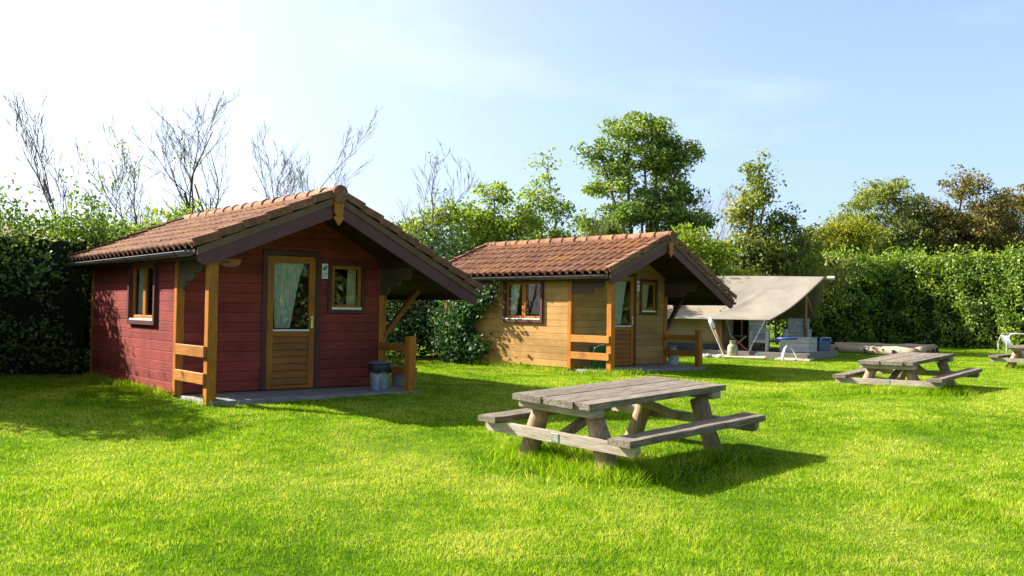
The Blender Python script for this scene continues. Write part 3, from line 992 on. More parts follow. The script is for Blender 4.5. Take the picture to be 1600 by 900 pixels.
    MB().box(x0 + 0.008, x0 + 0.097, -0.039, -0.0365, z0 + 0.078, z0 + 0.088).build('sign_line', MAT['sign_red'], sg)
    for k in range(3):
        MB().prism([(x0 + 0.020 + 0.033 * k + 0.009 * math.cos(a * math.pi / 4), z0 + 0.042 + 0.012 * math.sin(a * math.pi / 4)) for a in range(8)], -0.039, -0.0365).build('sign_mark', MAT['sign_dark'], sg)
    if red:
        # carved name board hanging below the eave
        mb = MB().prism([(0.20, 1.90), (0.52, 1.90), (0.52, 1.86), (0.49, 1.82), (0.42, 1.79), (0.32, 1.79), (0.25, 1.81), (0.20, 1.845)], -0.93, -0.90)
        nbd = mb.build('name_board', MAT['orange_wood_x'], cab)
        mb = MB()
        for k, w in enumerate((0.018, 0.012, 0.02, 0.014)):
            mb.box(0.255 + 0.03 * k, 0.255 + 0.03 * k + w, -0.934, -0.9305, 1.84, 1.865)
        mb.build('lettering', MAT['sign_dark'], nbd)
        MB().box(0.21, 0.23, -0.925, -0.905, 1.90, 1.99).build('hanger', MAT['dark_soffit'], nbd)
        MB().box(0.48, 0.50, -0.925, -0.905, 1.90, 2.10).build('hanger', MAT['dark_soffit'], nbd)
    return cab


cab1 = build_cabin(0, 'dark red board cabin with tiled roof nearest the camera')
cab2 = build_cabin(1, 'yellow board cabin with tiled roof behind the first picnic table')


def in_cabin(i, X, Y, Z=0.0):
    """world point of a cabin's local coordinates, Y measured forward of the front wall"""
    (px, py), a, bz = CABINS[i]
    a = R(a)
    return Vector((px + X * math.cos(a) + Y * math.sin(a), py + X * math.sin(a) - Y * math.cos(a), bz + Z))


# ------------------------------------------------------------------ picnic tables
def worn_plank(mb, x0, x1, y0, y1, z0, z1, seed, ny=14, amp=0.006, c=0.010):
    """plank along y with uneven, weathered edges"""
    r = random.Random(seed)
    vs = []
    for j in range(ny + 1):
        y = y0 + (y1 - y0) * j / ny
        e = [r.uniform(-amp, amp) for _ in range(6)]
        if j in (0, ny): y += r.uniform(-amp, amp) * 1.5
        vs += [(x0 + e[0], y, z0), (x1 + e[1], y, z0), (x1 + e[1], y, z1 - c + e[2] * .3), (x1 - c + e[1], y, z1 + e[3] * .35), (x0 + c + e[0], y, z1 + e[4] * .35), (x0 + e[0], y, z1 - c + e[5] * .3)]
    fs = []
    for j in range(ny):
        for k in range(6):
            a, b = j * 6 + k, j * 6 + (k + 1) % 6
            fs.append((a, b, b + 6, a + 6))
    fs += [tuple(range(6)), tuple(range(ny * 6 + 5, ny * 6 - 1, -1))]
    return mb.add(vs, fs)


TH, TLn, TWd = 0.60, 2.237, 0.97


def build_table():
    t = empty('picnic_table', (0, 0, 0))
    gaps = [-0.485, -0.315, -0.095, 0.125, 0.305, 0.485]
    for i in range(5):
        a, b = gaps[i] + 0.002, gaps[i + 1] - 0.002
        e0, e1 = (0.02, -0.015, 0.01, -0.02, 0.012)[i], (0.015, 0.0, -0.02, 0.02, -0.01)[i]
        worn_plank(MB(), a, b, -TLn / 2 + e0 * 0.5, TLn / 2 + e1 * 0.5, TH - 0.058, TH + (0.0, 0.002, -0.001, 0.001, 0.0)[i], i, amp=0.003, c=0.005).build('table_plank', MAT['grey_wood'], t)
    zb = TH - 0.263
    for s in (-1, 1):
        x0, x1 = (0.70, 0.945) if s > 0 else (-0.945, -0.70)
        worn_plank(MB(), x0, x1, -TLn / 2, TLn / 2, zb - 0.058, zb, 10 + s).build('bench_plank', MAT['grey_wood'], t)
    for e in (-1, 1):
        y = e * 0.85
        for s in (-1, 1):
            pts, rads = [], []
            for k in range(7):
                q = k / 6
                pts.append((s * (0.315 + 0.27 * q), y + 0.004 * math.sin(5 * q + s), TH - 0.13 - q * (TH + 0.10)))
                rads.append(0.088 + 0.006 * math.sin(7 * q + e) + 0.010 * q)
            MB().tube(pts, rads, 12, jit=0.05).build('leg', MAT['log_wood'], t, True)
        MB().beam((-0.46, e * 0.96, TH - 0.0985), (0.47, e * 0.96, TH - 0.0985), 0.17, 0.078, 0.012).build('header_beam', MAT['grey_wood_cross'], t)
        yy = e * 0.985
        zc = zb - 0.0585
        MB().prism([(-0.90, zc - 0.098), (-0.93, zc - 0.06), (-0.93, zc), (0.93, zc), (0.93, zc - 0.06), (0.90, zc - 0.098)], yy - 0.033, yy + 0.033).build('crossbar', MAT['grey_wood_cross'], t)
        ye = yy + e * 0.034
        MB().box(-0.045, 0.045, min(ye, ye + e * 0.006), max(ye, ye + e * 0.006), zc - 0.092, zc - 0.008, 0.002).build('metal_plate', MAT['steel'], t)
        MB().beam((0, yy - e * 0.04, zc - 0.05), (0, e * 0.10, TH - 0.085), 0.085, 0.075, 0.006).build('brace', MAT['log_wood'], t)
    return t


tab1 = build_table()
tab2 = copy_tree(tab1)
tab3 = copy_tree(tab1)
for o, loc, yaw, tx, ty, lab in ((tab1, (1.136, 9.343, EZ - 0.762 - TH), 45.3, 0.033, 0.033, 'large weathered grey picnic table nearest the camera'),
                                 (tab2, (7.256, 16.973, EZ - 0.733 - TH), 47.7, 0.044, -0.014, 'weathered picnic table on the right, in front of the log border'),
                                 (tab3, (13.80, 24.25, EZ - 0.70 - TH), 47.0, 0.0, 0.0, 'picnic table cut off by the right edge, beside the white wire lounger')):
    o.location = loc
    o.rotation_euler = (tx, ty, R(yaw - 90))
    tag(o, lab, 'picnic table', 'picnic tables on the lawn')

# ------------------------------------------------------------------ things on the porches
# galvanised bin with a black liner
c = in_cabin(0, 2.90, 0.72, -0.015)
bn = empty('trash_bin', c, (0, 0, 0.3))
tag(bn, 'galvanised metal bin with a black liner on the red cabin porch', 'bin')
mb = MB().lathe([(0.125, 0.0), (0.13, 0.012), (0.150, 0.20), (0.166, 0.36), (0.169, 0.365), (0.169, 0.385), (0.150, 0.385), (0.12, 0.03), (0.05, 0.02)], 28)
mb.box(-0.004, 0.004, -0.176, -0.148, 0.03, 0.36)
mb.build('bucket', MAT['galvanised'], bn, True)
vs, fs = [], []
n = 36
for (r0, z, w) in ((0.150, 0.40, 0), (0.176, 0.414, 0.004), (0.184, 0.400, 0.006), (0.182, 0.33, 0.010), (0.178, 0.275, 0.013)):
    for k in range(n):
        a = 2 * math.pi * k / n
        r = r0 + w * math.sin(5 * a + 1.3) * math.sin(3 * a)
        vs.append((r * math.cos(a), r * math.sin(a), z + (0.012 * math.sin(4 * a) if z < 0.3 else 0)))
for j in range(4):
    for k in range(n): fs.append((j * n + k, j * n + (k + 1) % n, (j + 1) * n + (k + 1) % n, (j + 1) * n + k))
MB().add(vs, fs).build('bag_liner', MAT['black_plastic'], bn, True)
MB().lathe([(0.02, 0.412), (0.17, 0.414), (0.188, 0.420), (0.188, 0.430), (0.12, 0.440), (0.02, 0.444)], 28).build('lid', MAT['blue_grey_plastic'], bn, True)


def leaf_object(name, P, size, mat, parent=None, up=0.3, seed=0, aspect=0.55, outward=None):
    """many leaf-shaped faces (one folded quad each) at the points P"""
    r = np.random.default_rng(seed)
    P = np.asarray(P, float)
    N = len(P)
    d = r.normal(size=(N, 3)); d /= np.linalg.norm(d, axis=1)[:, None]
    nn = r.normal(size=(N, 3)) + np.array([0, 0, up * 2])
    if outward is not None: nn = nn + outward
    nn -= d * (nn * d).sum(1)[:, None]
    nn /= np.linalg.norm(nn, axis=1)[:, None]
    s = np.cross(d, nn)
    L = (np.asarray(size) * r.uniform(0.65, 1.35, N))[:, None]
    Wd = L * aspect * r.uniform(0.8, 1.2, N)[:, None]
    a = P - d * L * 0.5
    b = P + s * Wd * 0.5 + nn * L * 0.10 - d * L * 0.04
    c = P + d * L * 0.5
    e = P - s * Wd * 0.5 + nn * L * 0.10 - d * L * 0.04
    V = np.stack([a, b, c, e], 1).reshape(-1, 3).astype(np.float32)
    me = bpy.data.meshes.new(name)
    me.vertices.add(4 * N); me.loops.add(4 * N); me.polygons.add(N)
    me.vertices.foreach_set('co', V.ravel())
    me.loops.foreach_set('vertex_index', np.arange(4 * N, dtype=np.int32))
    me.polygons.foreach_set('loop_start', np.arange(0, 4 * N, 4, dtype=np.int32))
    me.polygons.foreach_set('loop_total', np.full(N, 4, np.int32))
    at = me.attributes.new('rnd', 'FLOAT', 'FACE')
    at.data.foreach_set('value', r.random(N).astype(np.float32))
    me.materials.append(MAT[mat])
    me.update(); me.validate()
    return link(name, me, parent)


# stone pot with a small plant behind the red cabin's low rail
c = in_cabin(0, 3.66, 0.12, -0.06)
pt = empty('plant_pot', c)
tag(pt, 'grey pot with a small plant between the bin and the low post', 'plant pot')
MB().lathe([(0.11, -0.05), (0.13, 0.06), (0.15, 0.28), (0.165, 0.30), (0.165, 0.34), (0.14, 0.34), (0.13, 0.30), (0.02, 0.29)], 20).build('pot', MAT['pot_grey'], pt, True)
leaf_object('leaves', rng.normal(size=(240, 3)) * (0.10, 0.10, 0.07) + (0, 0, 0.40), 0.05, 'leaf_green', pt, seed=3)
# green bin behind cabin 2's rails
c = in_cabin(1, 0.42, 0.42, -0.03)
gb = empty('waste_bin', c)
tag(gb, 'dark green plastic bin behind the rails of the yellow cabin', 'bin')
MB().lathe([(0.15, 0.0), (0.16, 0.02), (0.185, 0.42), (0.20, 0.43), (0.20, 0.46), (0.18, 0.46)], 24).build('bucket', MAT['green_plastic'], gb, True)
MB().lathe([(0.207, 0.462), (0.207, 0.485), (0.15, 0.515), (0.02, 0.53)], 24).build('lid', MAT['green_plastic'], gb, True)
MB().tube([(-0.12, -0.19, 0.40), (-0.10, -0.225, 0.47), (0.0, -0.235, 0.53), (0.12, -0.2, 0.56)], [0.007] * 4, 6).build('handle', MAT['white_plastic'], gb)
c = in_cabin(1, 3.56, 0.12, -0.06)
pp = empty('water_can', c)
tag(pp, 'pale canister standing behind the yellow cabin corner', 'canister')
MB().lathe([(0.13, 0), (0.135, 0.02), (0.135, 0.14), (0.128, 0.155), (0.135, 0.17), (0.135, 0.30), (0.12, 0.36), (0.05, 0.40), (0.045, 0.44), (0.02, 0.44)], 20).build('body', MAT['pale_pot'], pp, True)
MB().tube([(-0.06, 0, 0.40), (-0.06, 0, 0.47), (0.06, 0, 0.47), (0.06, 0, 0.40)], [0.012] * 4, 6).build('handle', MAT['pale_pot'], pp)

# ------------------------------------------------------------------ tent with veranda deck
G0 = EZ - 1.285                               # ground level at the tent
TD = Vector((0.855, -0.518, 0)); TP = Vector((0.518, 0.855, 0))
ER = Vector((7.42, 26.6, G0))
tent = empty('canvas_tent', ER)
tag(tent, 'beige canvas safari tent with a wooden veranda beyond the yellow cabin', 'tent')


def tl(d, p, z):
    return TD * d + TP * p + Vector((0, 0, z))


def canvas(name, fn, nu, nv, mat, thick=0.006):
    vs = [tuple(fn(i / nu, j / nv)) for j in range(nv + 1) for i in range(nu + 1)]
    fs = [(j * (nu + 1) + i, j * (nu + 1) + i + 1, (j + 1) * (nu + 1) + i + 1, (j + 1) * (nu + 1) + i) for j in range(nv) for i in range(nu)]
    o = MB().add(vs, fs).build(name, MAT[mat], tent, True)
    md = o.modifiers.new('solid', 'SOLIDIFY'); md.thickness = thick
    return o


def roof_fn(sgn):
    def f(u, v):
        d = -7.4 + u * (7.4 + 0.95 * v ** 0.95)
        p = 2.6 - sgn * 2.6 * (1 - v)
        z = 1.13 + 1.34 * v - 0.16 * math.sin(math.pi * v) * (0.6 + 0.4 * math.sin(math.pi * u * 3) ** 2)
        z += 0.014 * math.sin(u * 41 + 6 * v) * math.sin(math.pi * v) + 0.03 * math.exp(-((u - 0.74 - 0.10 * v) / 0.010) ** 2) * math.sin(math.pi * min(v * 1.1, 1)) + 0.05 * math.sin(math.pi * u) * (v > 0.99)
        return tl(d, p, z)
    return f


canvas('roof_canvas', roof_fn(1), 90, 16, 'canvas_roof')
canvas('roof_canvas', roof_fn(-1), 40, 10, 'canvas_roof')
canvas('side_canvas', lambda u, v: tl(-7.0 + 5.35 * u, 0.55 + 0.02 * math.sin(u * 40), 0.36 + 1.05 * v), 60, 3, 'canvas_wall')
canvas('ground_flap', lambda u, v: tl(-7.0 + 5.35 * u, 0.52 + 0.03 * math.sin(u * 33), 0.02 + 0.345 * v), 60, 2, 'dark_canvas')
canvas('side_canvas', lambda u, v: tl(-7.0 + 5.35 * u, 4.65, 0.05 + 1.35 * v), 10, 2, 'canvas_wall')
canvas('back_canvas', lambda u, v: tl(-7.0, 0.55 + 4.1 * u, 0.05 + (1.35 + 0.9 * (1 - abs(2 * u - 1))) * v), 12, 3, 'canvas_wall')
# front panels with an open dark doorway between them
canvas('front_canvas', lambda u, v: tl(-1.65, 0.55 + 1.15 * u, 0.20 + (1.15 + 0.50 * u) * v), 8, 3, 'canvas_wall')
canvas('front_canvas', lambda u, v: tl(-1.65, 3.3 + 1.35 * u, 0.20 + (1.80 - 0.55 * u) * v), 8, 3, 'canvas_wall')
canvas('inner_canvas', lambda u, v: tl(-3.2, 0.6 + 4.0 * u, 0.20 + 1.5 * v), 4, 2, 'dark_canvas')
mb = MB(); mb.tube([tl(-7.5, 2.6, 2.42), tl(1.12, 2.6, 2.42)], [0.045, 0.045], 8)
mb.build('ridge_pole', MAT['tent_pole'], tent, True)
MB().tube([tl(1.0, 2.6, 2.43), tl(1.2, 2.6, 2.43)], [0.055, 0.055], 8).build('pole_cap', MAT['white_plastic'], tent)
for (d, p, h) in ((-1.62, 0.42, 1.25), (-1.62, 2.45, 2.15), (0.35, 2.6, 2.30), (-1.62, 4.7, 1.25)):
    MB().tube([tl(d, p, 0.0), tl(d, p, h)], [0.05, 0.045], 8).build('tent_post', MAT['tent_pole'], tent, True)
MB().tube([tl(0.35, 2.6, 1.95), tl(0.35, 3.6, 1.25)], [0.035, 0.03], 6).build('strut', MAT['tent_pole'], tent, True)
mb = MB(); mb.tube([tl(-1.75, -0.02, 1.10), tl(-1.30, -0.10, 0.10)], [0.034, 0.034], 8)
mb.build('strut', MAT['tent_pole'], tent, True)
MB().tube([tl(-1.80, -0.02, 1.16), tl(-1.74, -0.03, 1.02), tl(-1.66, -0.04, 0.86)], [0.05, 0.075, 0.05], 8, jit=0.1).build('rope_bundle', MAT['white_plastic'], tent, True)
MB().tube([tl(-1.80, -0.10, 1.05), tl(-1.27, -0.22, 0.02)], [0.012, 0.012], 5).build('guy_rope', MAT['white_plastic'], tent)
for d in (-5.6, -3.6, -0.15):
    MB().tube([tl(d, -0.005, 1.14), tl(d - 0.25, -1.15, 0.02)], [0.006, 0.006], 4).build('guy_rope', MAT['white_plastic'], tent)
    MB().tube([tl(d - 0.25, -1.15, -0.08), tl(d - 0.27, -1.19, 0.09)], [0.012, 0.012], 5).build('peg', MAT['steel'], tent)
# deck of planks on joists, the planks run along the tent
for k in range(26):
    p = 0.24 + k * 0.142
    o = MB().beam(tl(-2.2, p, 0.185), tl(1.05, p, 0.185), 0.134, 0.03, 0.003).build('deck_plank', MAT['deck_wood'], tent)
MB().beam(tl(1.03, 0.18, 0.085), tl(1.03, 3.88, 0.085), 0.04, 0.165, 0.004).build('deck_fascia', MAT['deck_wood'], tent)
MB().beam(tl(-2.2, 0.19, 0.085), tl(1.0, 0.19, 0.085), 0.04, 0.165, 0.004).build('deck_fascia', MAT['deck_wood'], tent)


def armchair(loc, rz, label):
    a = empty('lounge_chair', loc, (0, 0, rz))
    tag(a, label, 'chair', 'white timber chairs on the tent deck')
    for sx in (-0.36, 0.36):
        for y in (-0.34, 0.34):
            MB().box(sx - 0.035, sx + 0.035, y - 0.035, y + 0.035, 0, 0.62, 0.004).build('leg', MAT['white_furniture'], a)
        MB().box(sx - 0.05, sx + 0.05, -0.42, 0.40, 0.621, 0.65, 0.004).build('armrest', MAT['white_furniture'], a)
        MB().box(sx - 0.02, sx + 0.02, -0.304, 0.304, 0.25, 0.34, 0.003).build('side_rail', MAT['white_furniture'], a)
    for k in range(6):
        MB().box(-0.34, 0.34, -0.38 + k * 0.12, -0.28 + k * 0.12, 0.341, 0.363, 0.003).build('seat_slat', MAT['white_furniture'], a)
    for k in range(5):
        z = 0.42 + k * 0.125
        MB().beam((-0.32, 0.36 + 0.03 * k, z), (0.32, 0.36 + 0.03 * k, z), 0.022, 0.112, 0.003).build('back_slat', MAT['white_furniture'], a)
    for sx in (-0.22, 0.22):
        MB().beam((sx, 0.375, 0.33), (sx, 0.53, 1.0), 0.05, 0.025, 0.002).build('back_support', MAT['white_furniture'], a)
    return a


DK = G0 + 0.202


def tw(d, p, z):
    return ER + tl(d, p, z)


armchair(tw(-0.35, 0.95, 0.202), math.atan2(TD.y, TD.x) + R(60), 'white slatted chair on the tent deck nearest the canvas wall')
armchair(tw(0.2, 2.2, 0.202), math.atan2(TD.y, TD.x) + R(10), 'white slatted chair on the tent deck behind the storage box')
bx = empty('storage_box', tw(0.50, 1.0, 0.202), (0, 0, math.atan2(TD.y, TD.x)))
tag(bx, 'low white plank box at the outer edge of the tent deck', 'box')
MB().box(-0.40, 0.40, -0.30, 0.62, 0.02, 0.38, 0.0).build('core', MAT['dark_room'], bx)
for k in range(3):
    MB().box(-0.42, 0.42, -0.325, -0.302, 0.01 + k * 0.13, 0.132 + k * 0.13, 0.003).build('plank', MAT['white_furniture'], bx)
    MB().box(0.402, 0.425, -0.30, 0.62, 0.01 + k * 0.13, 0.132 + k * 0.13, 0.003).build('plank', MAT['white_furniture'], bx)
MB().box(-0.43, 0.43, -0.335, 0.64, 0.402, 0.43, 0.004).build('lid', MAT['white_furniture'], bx)
cb = empty('cool_box', tw(0.70, 3.2, 0.202), (0, 0, 0.4))
tag(cb, 'blue cool box on the far corner of the tent deck', 'cool box')
MB().box(-0.22, 0.22, -0.16, 0.16, 0, 0.30, 0.02).build('body', MAT['blue_grey_plastic'], cb)
MB().box(-0.23, 0.23, -0.17, 0.17, 0.302, 0.37, 0.015).build('lid', MAT['blue_plastic'], cb)
MB().tube([(-0.2, -0.175, 0.28), (-0.18, -0.19, 0.40), (0.18, -0.19, 0.40), (0.2, -0.175, 0.28)], [0.012] * 4, 6).build('handle', MAT['white_plastic'], cb)
fc = empty('folding_chair', tw(-1.15, 0.75, 0.202), (0, 0, R(75)))
tag(fc, 'olive folding chair against the canvas front wall', 'chair')
MB().box(-0.24, 0.24, -0.22, 0.22, 0.42, 0.445, 0.01).build('seat', MAT['olive_cloth'], fc)
MB().beam((0, 0.26, 0.45), (0, 0.40, 1.05), 0.46, 0.02, 0.004).build('backrest', MAT['olive_cloth'], fc)
for sx in (-0.25, 0.25):
    MB().tube([(sx, -0.26, 0), (sx, 0.24, 0.44), (sx, 0.41, 1.07)], [0.012] * 3, 6).build('frame_tube', MAT['steel'], fc)
    MB().tube([(sx, 0.28, 0), (sx, -0.22, 0.44)], [0.012] * 2, 6).build('leg', MAT['steel'], fc)
# blue-topped folding stool on white bow legs, on the grass
st = empty('camp_stool', (7.72, 26.0, float(gz(7.72, 26.0))), (0, 0, 0.15))
tag(st, 'round stool with blue top and white bow legs on the grass', 'stool')
MB().lathe([(0.02, 0.60), (0.26, 0.605), (0.285, 0.625), (0.285, 0.65), (0.26, 0.665), (0.02, 0.67)], 28).build('seat', MAT['blue_plastic'], st, True)
MB().tube([(0, 0, 0.38), (0, 0, 0.60)], [0.03, 0.03], 8).build('stem', MAT['steel'], st)
for k in range(3):
    a = R(-20 + 120 * k)
    ca, sa = math.cos(a), math.sin(a)
    MB().tube([(0.01 * ca, 0.01 * sa, 0.42), (0.12 * ca, 0.12 * sa, 0.36), (0.22 * ca, 0.22 * sa, 0.20), (0.29 * ca, 0.29 * sa, 0.0)], [0.022, 0.022, 0.021, 0.02], 8).build('leg', MAT['white_metal'], st, True)
# gas cylinder
gc = empty('gas_cylinder', (6.40, 26.85, float(gz(6.40, 26.85))))
gc.scale = (0.95, 0.95, 0.95)
tag(gc, 'grey green gas cylinder on the grass before the tent wall', 'gas cylinder')
MB().lathe([(0.13, 0.0), (0.155, 0.03), (0.158, 0.22), (0.16, 0.23), (0.158, 0.24), (0.155, 0.36), (0.12, 0.43), (0.05, 0.455), (0.02, 0.46)], 24).build('body', MAT['cyl_green'], gc, True)
MB().lathe([(0.085, 0.44), (0.09, 0.55), (0.095, 0.555), (0.08, 0.55), (0.075, 0.44)], 16, caps=False).build('collar', MAT['cyl_green'], gc, True)
MB().lathe([(0.022, 0.455), (0.022, 0.51), (0.04, 0.515), (0.04, 0.535), (0.01, 0.54)], 10).build('valve', MAT['brass'], gc, True)
# garden tool with red handle, stones and ramp boards beside the tent
tool = empty('garden_spade', (6.92, 26.75, float(gz(6.92, 26.75))))
tag(tool, 'red handled spade lying tilted beside the gas cylinder', 'spade')
MB().tube([(-0.42, 0.1, 0.50), (0.05, 0, 0.12)], [0.016, 0.016], 8).build('handle', MAT['red_paintwork'], tool)
MB().box(-0.09, 0.09, -0.012, 0.012, -0.26, 0.02, 0.004, Matrix.Translation((0.12, -0.01, 0.10)) @ Matrix.Rotation(R(-50), 4, 'Y')).build('blade', MAT['steel'], tool)
for k, (x, y, s) in enumerate(((5.78, 27.35, 0.15), (5.98, 27.3, 0.12), (5.55, 27.5, 0.13), (6.16, 27.2, 0.14), (6.72, 26.9, 0.11))):
    r_ = random.Random(k)
    mb = MB()
    pr = [(s * 0.3, -0.3 * s), (s * 1.0, -0.1 * s), (s * 1.05, 0.3 * s), (s * 0.7, 0.7 * s), (s * 0.15, 0.85 * s)]
    mb.lathe(pr, 9)
    mb.v = [(a * r_.uniform(.85, 1.2) * 1.3, b * r_.uniform(.85, 1.2), c_ * r_.uniform(.8, 1.15)) for a, b, c_ in mb.v]
    o = mb.build('boulder', MAT['stone'], None, True)
    o.location = (x, y, float(gz(x, y)))
    tag(o, ('pale stone second from left in the row below the tent wall', 'pale stone third from left in the row below the tent wall', 'pale stone at the left end of the row below the tent wall', 'pale stone directly left of the gas cylinder', 'pale stone directly right of the gas cylinder')[k], 'stone', 'stones below the tent wall')
for k, (d, p, L, rz) in enumerate(((-0.62, -0.42, 1.2, 0.05), (0.75, -0.30, 1.0, -0.12))):
    o = MB().box(-L / 2, L / 2, -0.17, 0.17, 0, 0.05, 0.008).build('loose_board', MAT['fallen_log'])
    q = tw(d, p, 0)
    o.location = (q.x, q.y, float(gz(q.x, q.y)) + 0.03)
    o.rotation_euler = (R(6), 0, math.atan2(TD.y, TD.x) + rz)
    tag(o, ('pale loose board in the grass by the tent strut', 'pale loose board in the grass behind the blue stool')[k], 'board', 'loose boards by the deck')


# ------------------------------------------------------------------ log border of a play pit
def log(p0, p1, r, label, seed):
    r_ = random.Random(seed)
    root = empty('log', (p0[0], p0[1], G0))
    tag(root, label, 'log', 'logs of the play pit border')
    d = Vector((p1[0] - p0[0], p1[1] - p0[1], 0))
    n = 9
    pts = [d * (k / n) + Vector((0, 0, r * 0.85 + r_.uniform(-0.015, 0.015))) for k in range(n + 1)]
    MB().tube(pts, [r * r_.uniform(0.93, 1.07) for _ in pts], 12, jit=0.04).build('trunk', MAT['fallen_log'], root, True)
    side = Vector((d.y, -d.x, 0)).normalized()
    for k in (1, 4, 7):
        q = d * (k / n) + side * (r + 0.05)
        MB().tube([q + Vector((0, 0, -0.1)), q + Vector((0, 0, r * 1.25))], [0.05, 0.045], 7).build('stake', MAT['bark'], root)


log((11.2, 32.5), (13.05, 29.9), 0.16, 'pale debarked log forming the front of the play pit border', 1)
log((13.15, 29.95), (15.4, 33.9), 0.17, 'mossy log at the right end of the play pit border', 2)
log((12.4, 35.6), (15.5, 34.2), 0.15, 'pale log at the back of the play pit border', 3)

# ------------------------------------------------------------------ white wire lounger at the right edge
hm = empty('wire_lounger', (16.4, 29.9, G0), (0, 0, R(-8)))
tag(hm, 'white wire lounger frame behind the picnic table at the right edge', 'lounger')
for y in (-0.35, 0.35):
    MB().tube([(-0.55, y, 0.0), (-0.56, y, 0.55), (-0.45, y, 0.78), (-0.2, y, 0.80), (0.9, y, 0.74), (1.6, y, 0.70)], [0.022] * 6, 7).build('side_tube', MAT['white_metal'], hm, True)
for k in range(9):
    y = -0.32 + k * 0.08
    MB().tube([(-0.50, y, 0.72), (-0.42, y, 0.50), (-0.20, y, 0.27), (0.15, y, 0.14), (0.6, y, 0.20), (1.2, y, 0.42)], [0.011] * 6, 5).build('wire', MAT['white_metal'], hm, True)
for x, z in ((-0.5, 0.70), (-0.2, 0.27), (0.6, 0.20), (1.2, 0.42)):
    MB().tube([(x, -0.34, z), (x, 0.34, z)], [0.014, 0.014], 6).build('cross_tube', MAT['white_metal'], hm)
for x in (1.3,):
    for y in (-0.35, 0.35): MB().tube([(x, y, 0), (x, y, 0.72)], [0.02, 0.02], 6).build('leg', MAT['white_metal'], hm)


# ------------------------------------------------------------------ vegetation
def tube_np(mb, p0, p1, r0, r1, n=4, bend=0.0, rr=None):
    p0, p1 = Vector(p0), Vector(p1)
    if bend and rr:
        m = (p0 + p1) / 2 + Vector((rr.uniform(-1, 1), rr.uniform(-1, 1), rr.uniform(-0.4, 1))) * bend * (p1 - p0).length
        mb.tube([p0, m, p1], [r0, (r0 + r1) / 2, r1], n, caps=False)
        return m
    mb.tube([p0, p1], [r0, r1], n, caps=False)


def mesh_fast(mb, name, mat, parent):
    me = bpy.data.meshes.new(name)
    me.from_pydata(mb.v, [], mb.f)
    me.materials.append(MAT[mat])
    me.shade_smooth()
    return link(name, me, parent)


def leafy_tree(name, label, cat, x, y, lobes, mat, nclump, per, lsize, seed, trunk_r=0.12, bark='bark', group=None, spread=0.22, twigs=True, lean=(0, 0)):
    """tree or large shrub: lobes are (dx, dy, height of centre, rx, rz); clumps of leaves hang on real branches"""
    rr = random.Random(seed); r = np.random.default_rng(seed)
    z0 = float(gz(x, y))
    root = empty(name, (x, y, z0))
    tag(root, label, cat, group)
    wood_mb = MB()
    zc = min(l[2] for l in lobes)
    top = Vector((lean[0], lean[1], max(0.6, zc * 0.75)))
    wood_mb.tube([(0, 0, -0.2), (rr.uniform(-.1, .1), rr.uniform(-.1, .1), top.z * 0.5), top], [trunk_r * 1.25, trunk_r, trunk_r * 0.8], 7, caps=False)
    pts, szs = [], []
    wts = np.array([l[3] * l[3] * l[4] for l in lobes]); wts = wts / wts.sum()
    for (dx, dy, hz, rx, rz), w in zip(lobes, wts):
        c = Vector((dx, dy, hz))
        start = top + (c - top) * 0.02
        tube_np(wood_mb, start, c, trunk_r * 0.62, trunk_r * 0.26, 5, 0.12, rr)
        nb = max(3, int(nclump * w))
        for k in range(nb):
            v = r.normal(size=3); v /= np.linalg.norm(v)
            q = r.random() ** 0.40
            p = Vector((dx + v[0] * rx * q, dy + v[1] * rx * q, hz + v[2] * rz * q))
            if p.z < 0.15: p.z = 0.15 + rr.random() * 0.3
            a = c + (p - c) * rr.uniform(0.0, 0.35)
            if twigs: tube_np(wood_mb, a, p, trunk_r * 0.16 + 0.006, 0.006, 4, 0.14, rr)
            m = int(per * rr.uniform(0.5, 1.5))
            sp = spread * rr.uniform(0.6, 1.35)
            off = r.normal(size=(m, 3))
            ln_ = np.linalg.norm(off, axis=1)[:, None]
            off = off / ln_ * np.minimum(ln_, 1.9 + 0.25 * r.random((m, 1))) * (sp, sp, sp * 0.62)
            pts.append(np.array(p)[None, :] + off)
    P = np.concatenate(pts)
    P = P[P[:, 2] > 0.03]
    tk = mesh_fast(wood_mb, 'trunk', bark, root)
    leaf_object('crown', P, lsize, mat, root, up=0.35, seed=seed)
    return root


